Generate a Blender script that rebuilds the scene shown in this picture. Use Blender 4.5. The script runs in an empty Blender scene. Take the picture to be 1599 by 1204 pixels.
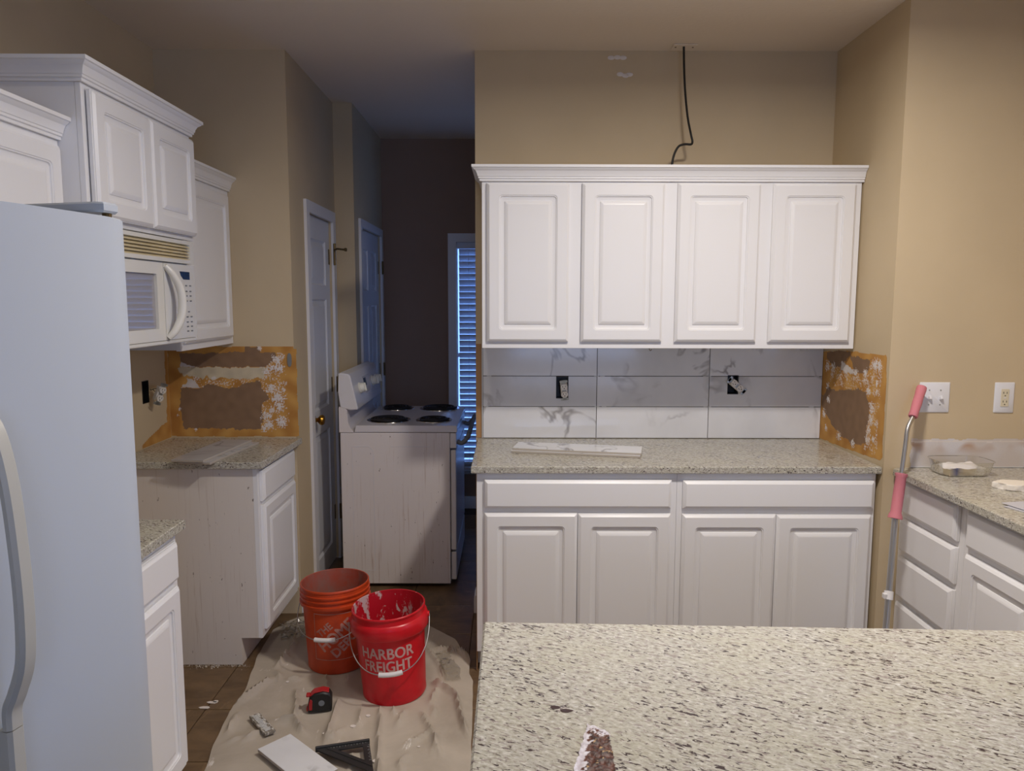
import bpy, bmesh, math, random
from mathutils import Vector, Matrix, noise
random.seed(7)
C = bpy.context.scene.collection
sc = bpy.context.scene
PI = math.pi

# ------------------------------------------------------------------ camera, world, lights, exposure
cam = bpy.data.objects.new('camera', bpy.data.cameras.new('camera'))
C.objects.link(cam)
cam.data.sensor_width = 36.0
cam.data.lens = 36.0 * 1173.24 / 1599.0
cam.data.clip_start = 0.05
cam.matrix_world = (Matrix.Translation((0, 0, 1.5989)) @ Matrix.Rotation(-0.00355, 4, 'Z')
                    @ Matrix.Rotation(PI / 2 - 0.11328, 4, 'X') @ Matrix.Rotation(0.002155, 4, 'Z'))
sc.camera = cam

world = bpy.data.worlds.new('world'); sc.world = world
world.use_nodes = True
wbg = world.node_tree.nodes['Background']
wbg.inputs['Color'].default_value = (0.20, 0.40, 1.0, 1)      # dusk sky, blue against the warm room lamps
wbg.inputs['Strength'].default_value = 3.0

def area(name, loc, rot, size, power, col, size_y=None, shape='RECTANGLE'):
    l = bpy.data.lights.new(name, 'AREA'); l.energy = power; l.color = col
    l.shape = shape; l.size = size
    if size_y: l.size_y = size_y
    o = bpy.data.objects.new(name, l); C.objects.link(o)
    o.location = loc; o.rotation_euler = rot
    return o
# recessed ceiling can over the kitchen floor (out of frame above)
area('ceiling_can_light', (0.80, 1.95, 2.752), (0, 0, 0), 0.20, 38, (1.0, 0.925, 0.85), shape='DISK').data.spread = math.radians(173)
area('left_fill_light', (-0.30, 1.95, 2.752), (0, 0, 0), 0.20, 5, (1.0, 0.925, 0.845), shape='DISK').data.spread = math.radians(158)  # added fill, brightens the stove, drop cloth and left cabinets
area('rear_overhead_fill_light', (-0.2, -0.6, 2.752), (0, 0, 0), 0.50, 4, (1.0, 0.92, 0.83), shape='DISK')  # unseen soft fill added overhead behind the camera
# daylight through the window over the sink (right wall)
area('sink_window_daylight', (2.44, 1.05, 1.62), (0, PI / 2, 0), 1.05, 4.5, (0.58, 0.76, 1.0), size_y=1.25)
area('rear_window_fill_light', (0.9, -3.22, 1.5), (PI / 2, 0, 0), 1.7, 17, (0.84, 0.91, 1.0), size_y=1.5)  # fill added at the unseen rear window, evens out the stove and back wall

sc.view_settings.view_transform = 'Standard'
sc.view_settings.look = 'None'
sc.view_settings.gamma = 1.0
sc.view_settings.use_curve_mapping = False
sc.view_settings.exposure = 0.0

# ------------------------------------------------------------------ helpers
W = {}
def setp(o, label=None, cat=None, group=None, kind=None):
    if label: o['label'] = label
    if cat: o['category'] = cat
    if group: o['group'] = group
    if kind: o['kind'] = kind
    return o
def thing(name, label, cat, loc=(0, 0, 0), rotz=0.0, group=None, mtx=None):
    o = bpy.data.objects.new(name, None); C.objects.link(o)
    o.empty_display_size = 0.05
    m = mtx if mtx is not None else Matrix.Translation(loc) @ Matrix.Rotation(rotz, 4, 'Z')
    o.matrix_world = m; W[o] = m
    return setp(o, label, cat, group)
def obj(name, bm, mt, parent=None, local=False, smooth=35):
    """link bm (world coordinates unless local) as ONE mesh object"""
    if parent is not None and not local:
        bm.transform(W[parent].inverted())
    me = bpy.data.meshes.new(name)
    bmesh.ops.recalc_face_normals(bm, faces=bm.faces[:])
    bm.to_mesh(me); bm.free()
    if smooth:
        me.polygons.foreach_set('use_smooth', [True] * len(me.polygons))
        me.set_sharp_from_angle(angle=math.radians(smooth))
    for m_ in (mt if isinstance(mt, (list, tuple)) else [mt]): me.materials.append(m_)
    o = bpy.data.objects.new(name, me); C.objects.link(o)
    if parent is not None:
        o.parent = parent; W[o] = W[parent]
    else:
        W[o] = Matrix.Identity(4)
    return o
def struct(name, bm, mt, parent=None):
    o = obj(name, bm, mt, parent)
    if parent is None: o['kind'] = 'structure'
    return o
def NB(): return bmesh.new()
def box(bm, x0, x1, y0, y1, z0, z1, bev=0.0, seg=1, mtx=None, mi=0):
    r = bmesh.ops.create_cube(bm, size=1.0)
    vs = r['verts']
    for v in vs:
        v.co = Vector(((x0 + x1) / 2 + v.co.x * (x1 - x0), (y0 + y1) / 2 + v.co.y * (y1 - y0), (z0 + z1) / 2 + v.co.z * (z1 - z0)))
    fs = list({f for v in vs for f in v.link_faces})
    if mi:
        for f in fs: f.material_index = mi
    if bev > 0:
        es = list({e for v in vs for e in v.link_edges})
        r2 = bmesh.ops.bevel(bm, geom=es, offset=bev, segments=seg, affect='EDGES', profile=0.5)
        vs = list(set(r2['verts']) | {v for v in vs if v.is_valid})
    if mtx is not None:
        for v in vs: v.co = mtx @ v.co
    return vs
def lathe(bm, prof, n=48, ctr=(0, 0, 0), mtx=None, cap0=False, cap1=False):
    rings = []
    for r, z in prof:
        ring = []
        for k in range(n):
            a = 2 * PI * k / n
            p = Vector((ctr[0] + r * math.cos(a), ctr[1] + r * math.sin(a), ctr[2] + z))
            ring.append(bm.verts.new(mtx @ p if mtx is not None else p))
        rings.append(ring)
    for a, b in zip(rings, rings[1:]):
        for k in range(n):
            bm.faces.new((a[k], a[(k + 1) % n], b[(k + 1) % n], b[k]))
    if cap0: bm.faces.new(rings[0][::-1])
    if cap1: bm.faces.new(rings[-1])
    return rings
def tube(bm, pts, r, n=8, cap=True, rs=None):
    pts = [Vector(p) for p in pts]
    t0 = (pts[1] - pts[0]).normalized()
    up = Vector((0, 0, 1)) if abs(t0.z) < 0.9 else Vector((1, 0, 0))
    nrm = (up - t0 * up.dot(t0)).normalized()
    rings = []
    for i, p in enumerate(pts):
        t = (pts[min(i + 1, len(pts) - 1)] - pts[max(i - 1, 0)]).normalized()
        nrm = (nrm - t * nrm.dot(t)).normalized(); b = t.cross(nrm)
        rr = rs[i] if rs else r
        rings.append([bm.verts.new(p + (nrm * math.cos(2 * PI * k / n) + b * math.sin(2 * PI * k / n)) * rr) for k in range(n)])
    for a, b in zip(rings, rings[1:]):
        for k in range(n): bm.faces.new((a[k], a[(k + 1) % n], b[(k + 1) % n], b[k]))
    if cap: bm.faces.new(rings[0][::-1]); bm.faces.new(rings[-1])
def cr(pts, n=8):
    """Catmull-Rom resample"""
    pts = [Vector(p) for p in pts]; P = [pts[0] * 2 - pts[1]] + pts + [pts[-1] * 2 - pts[-2]]
    out = []
    for i in range(1, len(P) - 2):
        for k in range(n):
            t = k / n
            out.append(0.5 * ((2 * P[i]) + (P[i + 1] - P[i - 1]) * t + (2 * P[i - 1] - 5 * P[i] + 4 * P[i + 1] - P[i + 2]) * t * t
                              + (3 * P[i] - P[i - 1] - 3 * P[i + 1] + P[i + 2]) * t ** 3))
    out.append(pts[-1]); return out
def prism(bm, poly, a0, a1, mapf, bev=0.0):
    """extrude 2-D polygon from a0 to a1; mapf(u,v,a) -> point"""
    A = [bm.verts.new(mapf(u, v, a0)) for u, v in poly]; B = [bm.verts.new(mapf(u, v, a1)) for u, v in poly]
    n = len(poly)
    f0 = bm.faces.new(A[::-1]); f1 = bm.faces.new(B)
    for k in range(n): bm.faces.new((A[k], A[(k + 1) % n], B[(k + 1) % n], B[k]))
    if bev:
        bmesh.ops.bevel(bm, geom=list(f0.edges) + list(f1.edges), offset=bev, segments=1, affect='EDGES', profile=0.5)
def holed(bm, mapf, u0, u1, v0, v1, t, holes=()):
    """slab of thickness t with rectangular holes; mapf(u,v,w)"""
    us = sorted({u0, u1} | {h[0] for h in holes} | {h[1] for h in holes}); vs = sorted({v0, v1} | {h[2] for h in holes} | {h[3] for h in holes})
    us = [u for u in us if u0 <= u <= u1]; vs = [v for v in vs if v0 <= v <= v1]
    cache = {}
    def V(u, v, w):
        k = (u, v, w)
        if k not in cache: cache[k] = bm.verts.new(mapf(u, v, w))
        return cache[k]
    nu, nv = len(us) - 1, len(vs) - 1
    def solid(i, j):
        if not (0 <= i < nu and 0 <= j < nv): return False
        cu, cv = (us[i] + us[i + 1]) / 2, (vs[j] + vs[j + 1]) / 2
        return not any(h[0] < cu < h[1] and h[2] < cv < h[3] for h in holes)
    for i in range(nu):
        for j in range(nv):
            if not solid(i, j): continue
            a, b, c, d = (us[i], vs[j]), (us[i + 1], vs[j]), (us[i + 1], vs[j + 1]), (us[i], vs[j + 1])
            bm.faces.new([V(*p, 0) for p in (a, b, c, d)]); bm.faces.new([V(*p, t) for p in (d, c, b, a)])
            for (p, q, di, dj) in ((a, b, 0, -1), (b, c, 1, 0), (c, d, 0, 1), (d, a, -1, 0)):
                if not solid(i + di, j + dj): bm.faces.new((V(*p, 0), V(*p, t), V(*q, t), V(*q, 0)))
def rring(w, h, ins, r, k=4):
    r = max(r, 1e-4); x0, x1, y0, y1 = ins, w - ins, ins, h - ins
    out = []
    for cx, cy, a0 in ((x1 - r, y1 - r, 0), (x0 + r, y1 - r, 90), (x0 + r, y0 + r, 180), (x1 - r, y0 + r, 270)):
        for i in range(k + 1):
            a = math.radians(a0 + 90 * i / k); out.append((cx + r * math.cos(a), cy + r * math.sin(a)))
    return out
def loops_panel(bm, w, h, loops, mapf):
    prev = None
    for (ins, d, r) in loops:
        ring = [bm.verts.new(mapf(u, v, d)) for u, v in rring(w, h, ins, r)]
        if prev is None: bm.faces.new(ring[::-1])
        else:
            n = len(ring)
            for k in range(n): bm.faces.new((prev[k], prev[(k + 1) % n], ring[(k + 1) % n], ring[k]))
        prev = ring
    bm.faces.new(prev)
T = 0.022
DOOR = [(0, 0, .001), (0, T - .011, .001), (.003, T - .0095, .002), (.0035, T - .007, .002), (.012, T, .003), (.0135, T, .003), (.053, T, .016), (.0545, T - .0025, .015), (.058, T - .003, .014), (.0595, T - .0075, .013),
        (.066, T - .0095, .010), (.077, T - .0098, .006), (.0785, T - .0065, .001), (.081, T - .0055, .001), (.0825, T - .0045, .001), (.0925, T - .0005, .001), (.094, T - .0005, .001)]
DRAWER = [(0, 0, .001), (0, T - .011, .001), (.003, T - .0095, .001), (.0035, T - .007, .001), (.013, T, .001), (.0145, T, .001)]
def fmap(O, U, N):
    O, U, N, Vv = Vector(O), Vector(U).normalized(), Vector(N).normalized(), Vector((0, 0, 1))
    return lambda u, v, w: O + U * u + Vv * v + N * w
def add_front(name, parent, O, U, N, w, h, loops, mt, label=None):
    bm = NB(); loops_panel(bm, w, h, loops, fmap(O, U, N))
    o = obj(name, bm, mt, parent, smooth=25)
    if label: o['label'] = label
    return o
CROWN = [(0, 0), (.010, 0), (.010, .009), (.015, .011), (.015, .018), (.018, .020), (.020, .030), (.026, .042), (.036, .050), (.038, .053), (.043, .055), (.043, .066), (0, .066)]
def crown(name, parent, path, z, mt, prof=CROWN, sgn=1):
    """path: 2-D points; outward is to the right of travel (sgn=1)"""
    P = [Vector(p) for p in path]
    ns = []
    for a, b in zip(P, P[1:]):
        d = (b - a).normalized(); ns.append(Vector((d.y, -d.x)) * sgn)
    offs = []
    for i in range(len(P)):
        if i == 0: offs.append(ns[0])
        elif i == len(P) - 1: offs.append(ns[-1])
        else: offs.append((ns[i - 1] + ns[i]) / (1 + ns[i - 1].dot(ns[i])))
    bm = NB(); rings = []
    for p, o in zip(P, offs):
        rings.append([bm.verts.new((p.x + o.x * u, p.y + o.y * u, z + v)) for u, v in prof])
    n = len(prof)
    for a, b in zip(rings, rings[1:]):
        for k in range(n): bm.faces.new((a[k], a[(k + 1) % n], b[(k + 1) % n], b[k]))
    bm.faces.new(rings[0][::-1]); bm.faces.new(rings[-1])
    return obj(name, bm, mt, parent, smooth=20)
def lerp(a, b, t): return a + (b - a) * t
def interp(tab, x):
    if x <= tab[0][0]: return tab[0][1]
    for (a, va), (b, vb) in zip(tab, tab[1:]):
        if x <= b: return lerp(va, vb, (x - a) / (b - a))
    return tab[-1][1]
def s2l(c): return tuple(((v / 255) / 12.92 if v / 255 <= .04045 else ((v / 255 + .055) / 1.055) ** 2.4) for v in c)
def inpoly(x, y, poly):
    r = False; j = len(poly) - 1
    for i in range(len(poly)):
        xi, yi = poly[i]; xj, yj = poly[j]
        if (yi > y) != (yj > y) and x < (xj - xi) * (y - yi) / (yj - yi) + xi: r = not r
        j = i
    return r
def nz(x, y, z=0.0, s=1.0): return noise.noise(Vector((x * s, y * s, z)))
def text_bm(txt, size, bold=0.0, align='CENTER', sx=1.0):
    cu = bpy.data.curves.new('lettering', 'FONT'); cu.body = txt; cu.size = size; cu.align_x = align; cu.align_y = 'CENTER'
    cu.offset = bold; cu.resolution_u = 4; cu.space_character = 1.02
    o = bpy.data.objects.new('lettering', cu); C.objects.link(o)
    dg = bpy.context.evaluated_depsgraph_get(); me = bpy.data.meshes.new_from_object(o.evaluated_get(dg))
    bm = bmesh.new(); bm.from_mesh(me)
    bpy.data.objects.remove(o); bpy.data.curves.remove(cu); bpy.data.meshes.remove(me)
    for v in bm.verts: v.co.x *= sx
    return bm

# ------------------------------------------------------------------ materials
def mk(name):
    m = bpy.data.materials.new(name); m.use_nodes = True
    nt = m.node_tree; b = nt.nodes['Principled BSDF']
    return m, nt, b
def nd(nt, t, **kw):
    n = nt.nodes.new(t)
    for k, v in kw.items():
        if k in n.inputs: n.inputs[k].default_value = v
        else: setattr(n, k, v)
    return n
def plain(name, col, rough=.5, metal=0.0, bump=0.0, bscale=200, spec=.5, vary=0.0, coat=0.0):
    m, nt, b = mk(name)
    b.inputs['Base Color'].default_value = (*col, 1); b.inputs['Roughness'].default_value = rough; b.inputs['Metallic'].default_value = metal
    b.inputs['Specular IOR Level'].default_value = spec
    if coat: b.inputs['Coat Weight'].default_value = coat; b.inputs['Coat Roughness'].default_value = .08
    if bump or vary:
        g = nd(nt, 'ShaderNodeNewGeometry'); n = nd(nt, 'ShaderNodeTexNoise'); n.inputs['Scale'].default_value = bscale; n.inputs['Detail'].default_value = 4
        nt.links.new(g.outputs['Position'], n.inputs['Vector'])
        if bump:
            bp = nd(nt, 'ShaderNodeBump'); bp.inputs['Strength'].default_value = bump; bp.inputs['Distance'].default_value = .002
            nt.links.new(n.outputs['Fac'], bp.inputs['Height']); nt.links.new(bp.outputs['Normal'], b.inputs['Normal'])
        if vary:
            n2 = nd(nt, 'ShaderNodeTexNoise'); n2.inputs['Scale'].default_value = 3.0; n2.inputs['Detail'].default_value = 5
            nt.links.new(g.outputs['Position'], n2.inputs['Vector'])
            r = nd(nt, 'ShaderNodeValToRGB'); r.color_ramp.elements[0].position = .35; r.color_ramp.elements[1].position = .65
            r.color_ramp.elements[0].color = (*[c * (1 - vary) for c in col], 1); r.color_ramp.elements[1].color = (*[min(1, c * (1 + vary)) for c in col], 1)
            nt.links.new(n2.outputs['Fac'], r.inputs['Fac']); nt.links.new(r.outputs['Color'], b.inputs['Base Color'])
    return m
def ramp(nt, src, stops):
    r = nd(nt, 'ShaderNodeValToRGB'); cr_ = r.color_ramp
    while len(cr_.elements) < len(stops): cr_.elements.new(.5)
    for e, (p, c) in zip(cr_.elements, stops):
        e.position = p; e.color = (c, c, c, 1) if not isinstance(c, tuple) else (*c, 1)
    nt.links.new(src, r.inputs['Fac']); return r.outputs['Color']
def mixc(nt, fac, a, b):
    m = nd(nt, 'ShaderNodeMix'); m.data_type = 'RGBA'
    for s, i in ((fac, 0), (a, 6), (b, 7)):
        if isinstance(s, (int, float)): m.inputs[i].default_value = s
        elif isinstance(s, tuple): m.inputs[i].default_value = (*s, 1)
        else: nt.links.new(s, m.inputs[i])
    return m.outputs[2]
def mapped(nt, scale, rot=(0, 0, 0), src=None, loc=(0, 0, 0)):
    if src is None: src = nd(nt, 'ShaderNodeNewGeometry').outputs['Position']
    mp = nd(nt, 'ShaderNodeMapping'); mp.inputs['Scale'].default_value = scale; mp.inputs['Rotation'].default_value = rot; mp.inputs['Location'].default_value = loc
    nt.links.new(src, mp.inputs['Vector']); return mp.outputs['Vector']
def ntex(nt, vec, scale=1.0, detail=4, rough=.55, dist=0.0):
    n = nd(nt, 'ShaderNodeTexNoise'); n.inputs['Scale'].default_value = scale; n.inputs['Detail'].default_value = detail
    n.inputs['Roughness'].default_value = rough; n.inputs['Distortion'].default_value = dist
    nt.links.new(vec, n.inputs['Vector']); return n.outputs['Fac']
def granite():
    m, nt, b = mk('granite')
    pos = nd(nt, 'ShaderNodeNewGeometry').outputs['Position']
    rot = mapped(nt, (1, 1, 1), (0, 0, math.radians(26)), pos)
    cl = ntex(nt, mapped(nt, (80, 150, 150), (0, 0, 0), rot), 1, 5, .65)
    base = ramp(nt, cl, [(.33, s2l((140, 133, 121))), (.43, s2l((172, 168, 156))), (.56, s2l((192, 188, 177))), (.68, s2l((222, 220, 214)))])
    tint = ramp(nt, ntex(nt, mapped(nt, (7, 11, 11), (0, 0, 0), rot, (6, 6, 2)), 1, 3), [(.40, 0.0), (.66, .35)])
    base = mixc(nt, tint, base, s2l((186, 182, 158)))
    gr = ntex(nt, mapped(nt, (62, 190, 190), (0, 0, 0), rot, (3, 1, 7)), 1, 3, .6, .5)
    c1 = mixc(nt, ramp(nt, gr, [(.575, 0.0), (.62, .78)]), base, s2l((138, 124, 122)))
    big = ntex(nt, mapped(nt, (6, 10, 10), (0, 0, 0), rot, (9, 2, 1)), 1, 3, .5)
    fl = ntex(nt, mapped(nt, (58, 160, 160), (0, 0, 0), rot, (1, 5, 2)), 1, 3, .55, .8)
    msum = nd(nt, 'ShaderNodeMath', operation='ADD'); nt.links.new(fl, msum.inputs[0])
    mb = nd(nt, 'ShaderNodeMath', operation='MULTIPLY'); nt.links.new(big, mb.inputs[0]); mb.inputs[1].default_value = .22
    nt.links.new(mb.outputs[0], msum.inputs[1])
    c2 = mixc(nt, ramp(nt, msum.outputs[0], [(.715, 0.0), (.745, .95)]), c1, s2l((62, 48, 52)))
    nt.links.new(c2, b.inputs['Base Color'])
    b.inputs['Roughness'].default_value = .22
    return m
def marble(name='marble_tile', base=(226, 226, 228), rough=.10):
    m, nt, b = mk(name)
    pos = nd(nt, 'ShaderNodeNewGeometry').outputs['Position']
    oi = nd(nt, 'ShaderNodeObjectInfo').outputs['Random']
    sc_ = nd(nt, 'ShaderNodeMath', operation='MULTIPLY'); nt.links.new(oi, sc_.inputs[0]); sc_.inputs[1].default_value = 37.0
    add = nd(nt, 'ShaderNodeVectorMath', operation='ADD'); nt.links.new(pos, add.inputs[0]); nt.links.new(sc_.outputs[0], add.inputs[1])
    v = mapped(nt, (3.2, 3.2, 2.4), (0, math.radians(-38), 0), add.outputs[0])
    n = ntex(nt, v, 1.0, 4, .52, .7)
    vein = ramp(nt, n, [(.475, 0.0), (.497, 1.0), (.503, 1.0), (.53, 0.0)])
    mask = ramp(nt, ntex(nt, mapped(nt, (2.6, 2.6, 2.6), (0, 0, 0), add.outputs[0], (4, 4, 4)), 1, 3), [(.44, 0.0), (.60, .70)])
    mu = nd(nt, 'ShaderNodeMath', operation='MULTIPLY'); nt.links.new(vein, mu.inputs[0]); nt.links.new(mask, mu.inputs[1])
    cloud = ramp(nt, ntex(nt, v, .7, 4), [(.45, s2l(base)), (.72, s2l(tuple(c - 16 for c in base)))])
    nt.links.new(mixc(nt, mu.outputs[0], cloud, s2l((120, 114, 114))), b.inputs['Base Color'])
    b.inputs['Roughness'].default_value = rough
    return m
def streaked(name, col, axis_scale, stain=(120, 84, 50), lo=.60, hi=.74, rough=.45, strength=.7, spots=True, region=None):
    """painted metal or wood with vertical drip stains"""
    m, nt, b = mk(name)
    pos = nd(nt, 'ShaderNodeNewGeometry').outputs['Position']
    st = ramp(nt, ntex(nt, mapped(nt, axis_scale, (0, 0, 0), pos), 1, 5, .7), [(lo, 0.0), (hi, strength)])
    mk_ = ramp(nt, ntex(nt, mapped(nt, (5, 5, 2.5), (0, 0, 0), pos, (2, 8, 1)), 1, 3), [(.42, 0.0), (.66, 1.0)])
    mu = nd(nt, 'ShaderNodeMath', operation='MULTIPLY'); nt.links.new(st, mu.inputs[0]); nt.links.new(mk_, mu.inputs[1])
    c = mixc(nt, mu.outputs[0], col, s2l(stain))
    if spots:
        sp = ramp(nt, ntex(nt, mapped(nt, (70, 70, 26), (0, 0, 0), pos, (5, 5, 5)), 1, 2), [(.72, 0.0), (.76, .85)])
        c = mixc(nt, sp, c, s2l((74, 52, 34)))
    nt.links.new(c, b.inputs['Base Color']); b.inputs['Roughness'].default_value = rough
    return m
def attr_mat(name, rough=.85, bump=.5):
    m, nt, b = mk(name)
    a = nd(nt, 'ShaderNodeAttribute'); a.attribute_name = 'Col'
    nt.links.new(a.outputs['Color'], b.inputs['Base Color']); b.inputs['Roughness'].default_value = rough
    if bump:
        n = ntex(nt, nd(nt, 'ShaderNodeNewGeometry').outputs['Position'], 260, 3)
        bp = nd(nt, 'ShaderNodeBump'); bp.inputs['Strength'].default_value = bump; bp.inputs['Distance'].default_value = .001
        nt.links.new(n, bp.inputs['Height']); nt.links.new(bp.outputs['Normal'], b.inputs['Normal'])
    return m
def blotch(name, a, bcol, scale, lo, hi, rough, extra=None, rough2=None):
    m, nt, b = mk(name)
    tc = nd(nt, 'ShaderNodeTexCoord').outputs['Object']
    f = ramp(nt, ntex(nt, mapped(nt, scale, (0, 0, 0), tc), 1, 6, .65, .4), [(lo, 0.0), (hi, 1.0)])
    c = mixc(nt, f, a, bcol)
    if extra:
        f2 = ramp(nt, ntex(nt, mapped(nt, extra[1], (0, 0, 0), tc, (3, 3, 3)), 1, 6, .7, .5), [(extra[2], 0.0), (extra[3], 1.0)])
        c = mixc(nt, f2, c, extra[0])
    nt.links.new(c, b.inputs['Base Color']); b.inputs['Roughness'].default_value = rough
    return m
def clear(name, tint=(.9, .9, .88), alpha=.78, rough=.08):
    m, nt, b = mk(name)
    out = nt.nodes['Material Output']
    tr = nd(nt, 'ShaderNodeBsdfTransparent'); tr.inputs['Color'].default_value = (*tint, 1)
    gl = nd(nt, 'ShaderNodeBsdfGlossy'); gl.inputs['Roughness'].default_value = rough
    mx = nd(nt, 'ShaderNodeMixShader')
    lw = nd(nt, 'ShaderNodeLayerWeight'); lw.inputs['Blend'].default_value = .35
    nt.links.new(ramp(nt, lw.outputs['Fresnel'], [(0.0, 1 - alpha), (1.0, .75)]), mx.inputs[0])
    nt.links.new(tr.outputs[0], mx.inputs[1]); nt.links.new(gl.outputs[0], mx.inputs[2]); nt.links.new(mx.outputs[0], out.inputs['Surface'])
    return m

M = {}
M['wall'] = plain('tan_wall_paint', s2l((203, 184, 152)), .75, bump=.12, bscale=140, vary=.03, spec=.3)
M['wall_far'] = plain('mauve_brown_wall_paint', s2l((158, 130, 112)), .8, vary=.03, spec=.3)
M['ceil'] = plain('ceiling_paint', s2l((230, 216, 198)), .9, bump=.5, bscale=55, spec=.2)
M['cab'] = plain('cabinet_white', s2l((236, 235, 236)), .38)
M['cab_in'] = plain('plinth_dark_brown', s2l((96, 84, 76)), .8)  # dark grey-brown of the island plinth
M['trim'] = plain('trim_white', s2l((226, 224, 226)), .45)
M['doorp'] = plain('door_white', s2l((222, 222, 226)), .42)
M['granite'] = granite()
M['marble'] = marble()
M['tile_edge'] = plain('tile_body', s2l((178, 168, 156)), .7)
M['side'] = streaked('stained_cabinet_side', s2l((222, 214, 206)), (80, 80, 2.0), (146, 106, 64), .57, .69, .5, .55)
M['enamel'] = streaked('stained_enamel', s2l((224, 216, 214)), (85, 85, 2.2), (150, 104, 54), .57, .68, .4, .62)
M['white_enamel'] = plain('white_enamel', s2l((222, 219, 222)), .28)
M['cooktop'] = plain('cooktop_enamel', s2l((214, 209, 212)), .22)
M['fridge'] = plain('fridge_white', s2l((190, 197, 207)), .36, bump=.05, bscale=500)
M['handle_grey'] = plain('handle_white_plastic', s2l((190, 188, 180)), .4)
M['black'] = plain('black_plastic', (.012, .012, .013), .4)
M['dark'] = plain('dark_recess', (.015, .012, .011), .9)
M['coil'] = plain('burner_coil', (.012, .011, .012), .55)
M['chrome'] = plain('chrome', (.62, .60, .58), .18, metal=1.0)
M['pan'] = plain('drip_pan', (.10, .095, .09), .35, metal=.6)
M['brass'] = plain('brass', s2l((176, 130, 50)), .28, metal=1.0)
M['ant'] = plain('antique_brass', s2l((110, 92, 60)), .4, metal=.8)
M['knob'] = plain('cream_knob', s2l((232, 228, 216)), .4)
M['almond'] = plain('grille_almond', s2l((222, 208, 172)), .5, vary=.10)
M['mw'] = plain('microwave_white', s2l((228, 226, 220)), .25)
M['mwglass'] = plain('microwave_window', s2l((160, 158, 164)), .03, spec=1.0)
M['print'] = plain('grey_print', s2l((120, 124, 130)), .6)
M['lcd'] = plain('display_dark_blue', s2l((26, 38, 58)), .15)
M['wire'] = plain('black_cable', (.008, .008, .008), .5)
M['steel'] = plain('brushed_steel', s2l((190, 188, 186)), .28, metal=1.0)
M['zinc'] = plain('zinc_plate', s2l((170, 174, 176)), .4, metal=.9)
M['outlet'] = plain('receptacle_white', s2l((226, 220, 212)), .4)
M['ivory'] = plain('receptacle_ivory', s2l((222, 212, 186)), .4)
M['plate'] = plain('switch_plate', s2l((226, 226, 230)), .35)
M['pink'] = plain('pink_foam', s2l((206, 124, 134)), .7, bump=.6, bscale=420)
M['raw_wood'] = plain('raw_wood_edge', s2l((170, 130, 88)), .8, vary=.15)
M['floor'] = blotch('brown_floor_tile', s2l((122, 98, 70)), s2l((88, 68, 48)), (5, 9, 9), .38, .66, .42, (s2l((146, 122, 92)), (14, 3, 14), .60, .74))
M['grout'] = plain('floor_grout', s2l((70, 56, 44)), .9)
M['orange'] = blotch('orange_bucket_plastic', s2l((208, 74, 30)), s2l((172, 58, 30)), (7, 7, 5), .40, .70, .42)
M['orange_in'] = blotch('orange_bucket_dusty_inside', s2l((178, 74, 52)), s2l((150, 106, 96)), (9, 9, 7), .36, .62, .7)
M['red'] = blotch('red_bucket_plastic', s2l((216, 20, 36)), s2l((190, 16, 34)), (6, 6, 6), .45, .7, .32, (s2l((206, 160, 160)), (16, 16, 22), .70, .76))
M['red_in'] = blotch('red_bucket_splashed_inside', s2l((190, 20, 38)), s2l((206, 176, 176)), (19, 19, 11), .545, .590, .45, (s2l((214, 190, 188)), (34, 34, 20), .60, .64))
M['letter'] = blotch('bucket_print_pale', s2l((214, 178, 172)), s2l((200, 130, 124)), (20, 20, 20), .45, .75, .6)
M['letter_o'] = blotch('bucket_print_dusty', s2l((196, 150, 140)), s2l((180, 96, 70)), (26, 26, 26), .45, .72, .65)
M['grip'] = plain('white_grip', s2l((232, 230, 230)), .45)
M['canvas'] = blotch('canvas_drop_cloth', s2l((192, 181, 166)), s2l((170, 159, 145)), (2.6, 2.6, 2.6), .38, .68, .92, (s2l((232, 226, 220)), (15, 5, 6), .63, .70))
M['attr'] = attr_mat('torn_drywall')
M['resid'] = attr_mat('adhesive_residue', .5, .9)
M['plaster'] = plain('plaster_patch', s2l((226, 218, 212)), .9)
M['paper'] = plain('white_paper', s2l((226, 222, 222)), .8)
M['paperg'] = plain('grey_paper', s2l((190, 188, 194)), .7)
M['sponge'] = plain('melamine_sponge', s2l((236, 228, 216)), .9, bump=.3, bscale=600)
M['clearp'] = clear('clear_plastic', (.97, .97, .96), .95, .12)
M['glass'] = clear('window_glass', (.96, .98, 1.0), .94, .01)
M['slat'] = plain('blind_slat_white', s2l((215, 218, 226)), .5)
M['square'] = plain('speed_square_black', (.03, .03, .031), .5, vary=.3)
M['mark'] = plain('white_marking', s2l((200, 200, 198)), .6)
M['tapered'] = plain('tape_red', s2l((176, 34, 38)), .4)
M['rubble'] = plain('plaster_chips', s2l((200, 188, 172)), .9, vary=.2)
M['mortar'] = blotch('mortar_scrap', s2l((128, 120, 108)), s2l((214, 210, 204)), (60, 160, 60), .5, .56, .8)
M['mortar_bed'] = plain('mortar_bed_dark', s2l((70, 62, 58)), .9)
M['sheet'] = clear('plastic_sheet', (.95, .94, .92), .88, .3)

# ------------------------------------------------------------------ the room
CZ = 2.769
XW, XJ, YB, YJ, YF = -1.062, -0.945, 3.70, 4.655, 5.665
Xr, Yrc = 1.549, 3.045
XL, XR, YR = -1.684, 2.225, -3.1
wY = lambda y, s=1: (lambda u, v, w: Vector((u, y + w * s, v)))
wX = lambda x, s=1: (lambda u, v, w: Vector((x + w * s, u, v)))

bm = NB(); box(bm, XL - .12, 3.2, YR - .15, YF + .15, -.10, -.006); floor = struct('floor', bm, M['grout'])
bm = NB(); box(bm, XL - .12, 3.2, YR - .15, YF + .15, CZ, CZ + .1); struct('ceiling', bm, M['ceil'])

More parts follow.
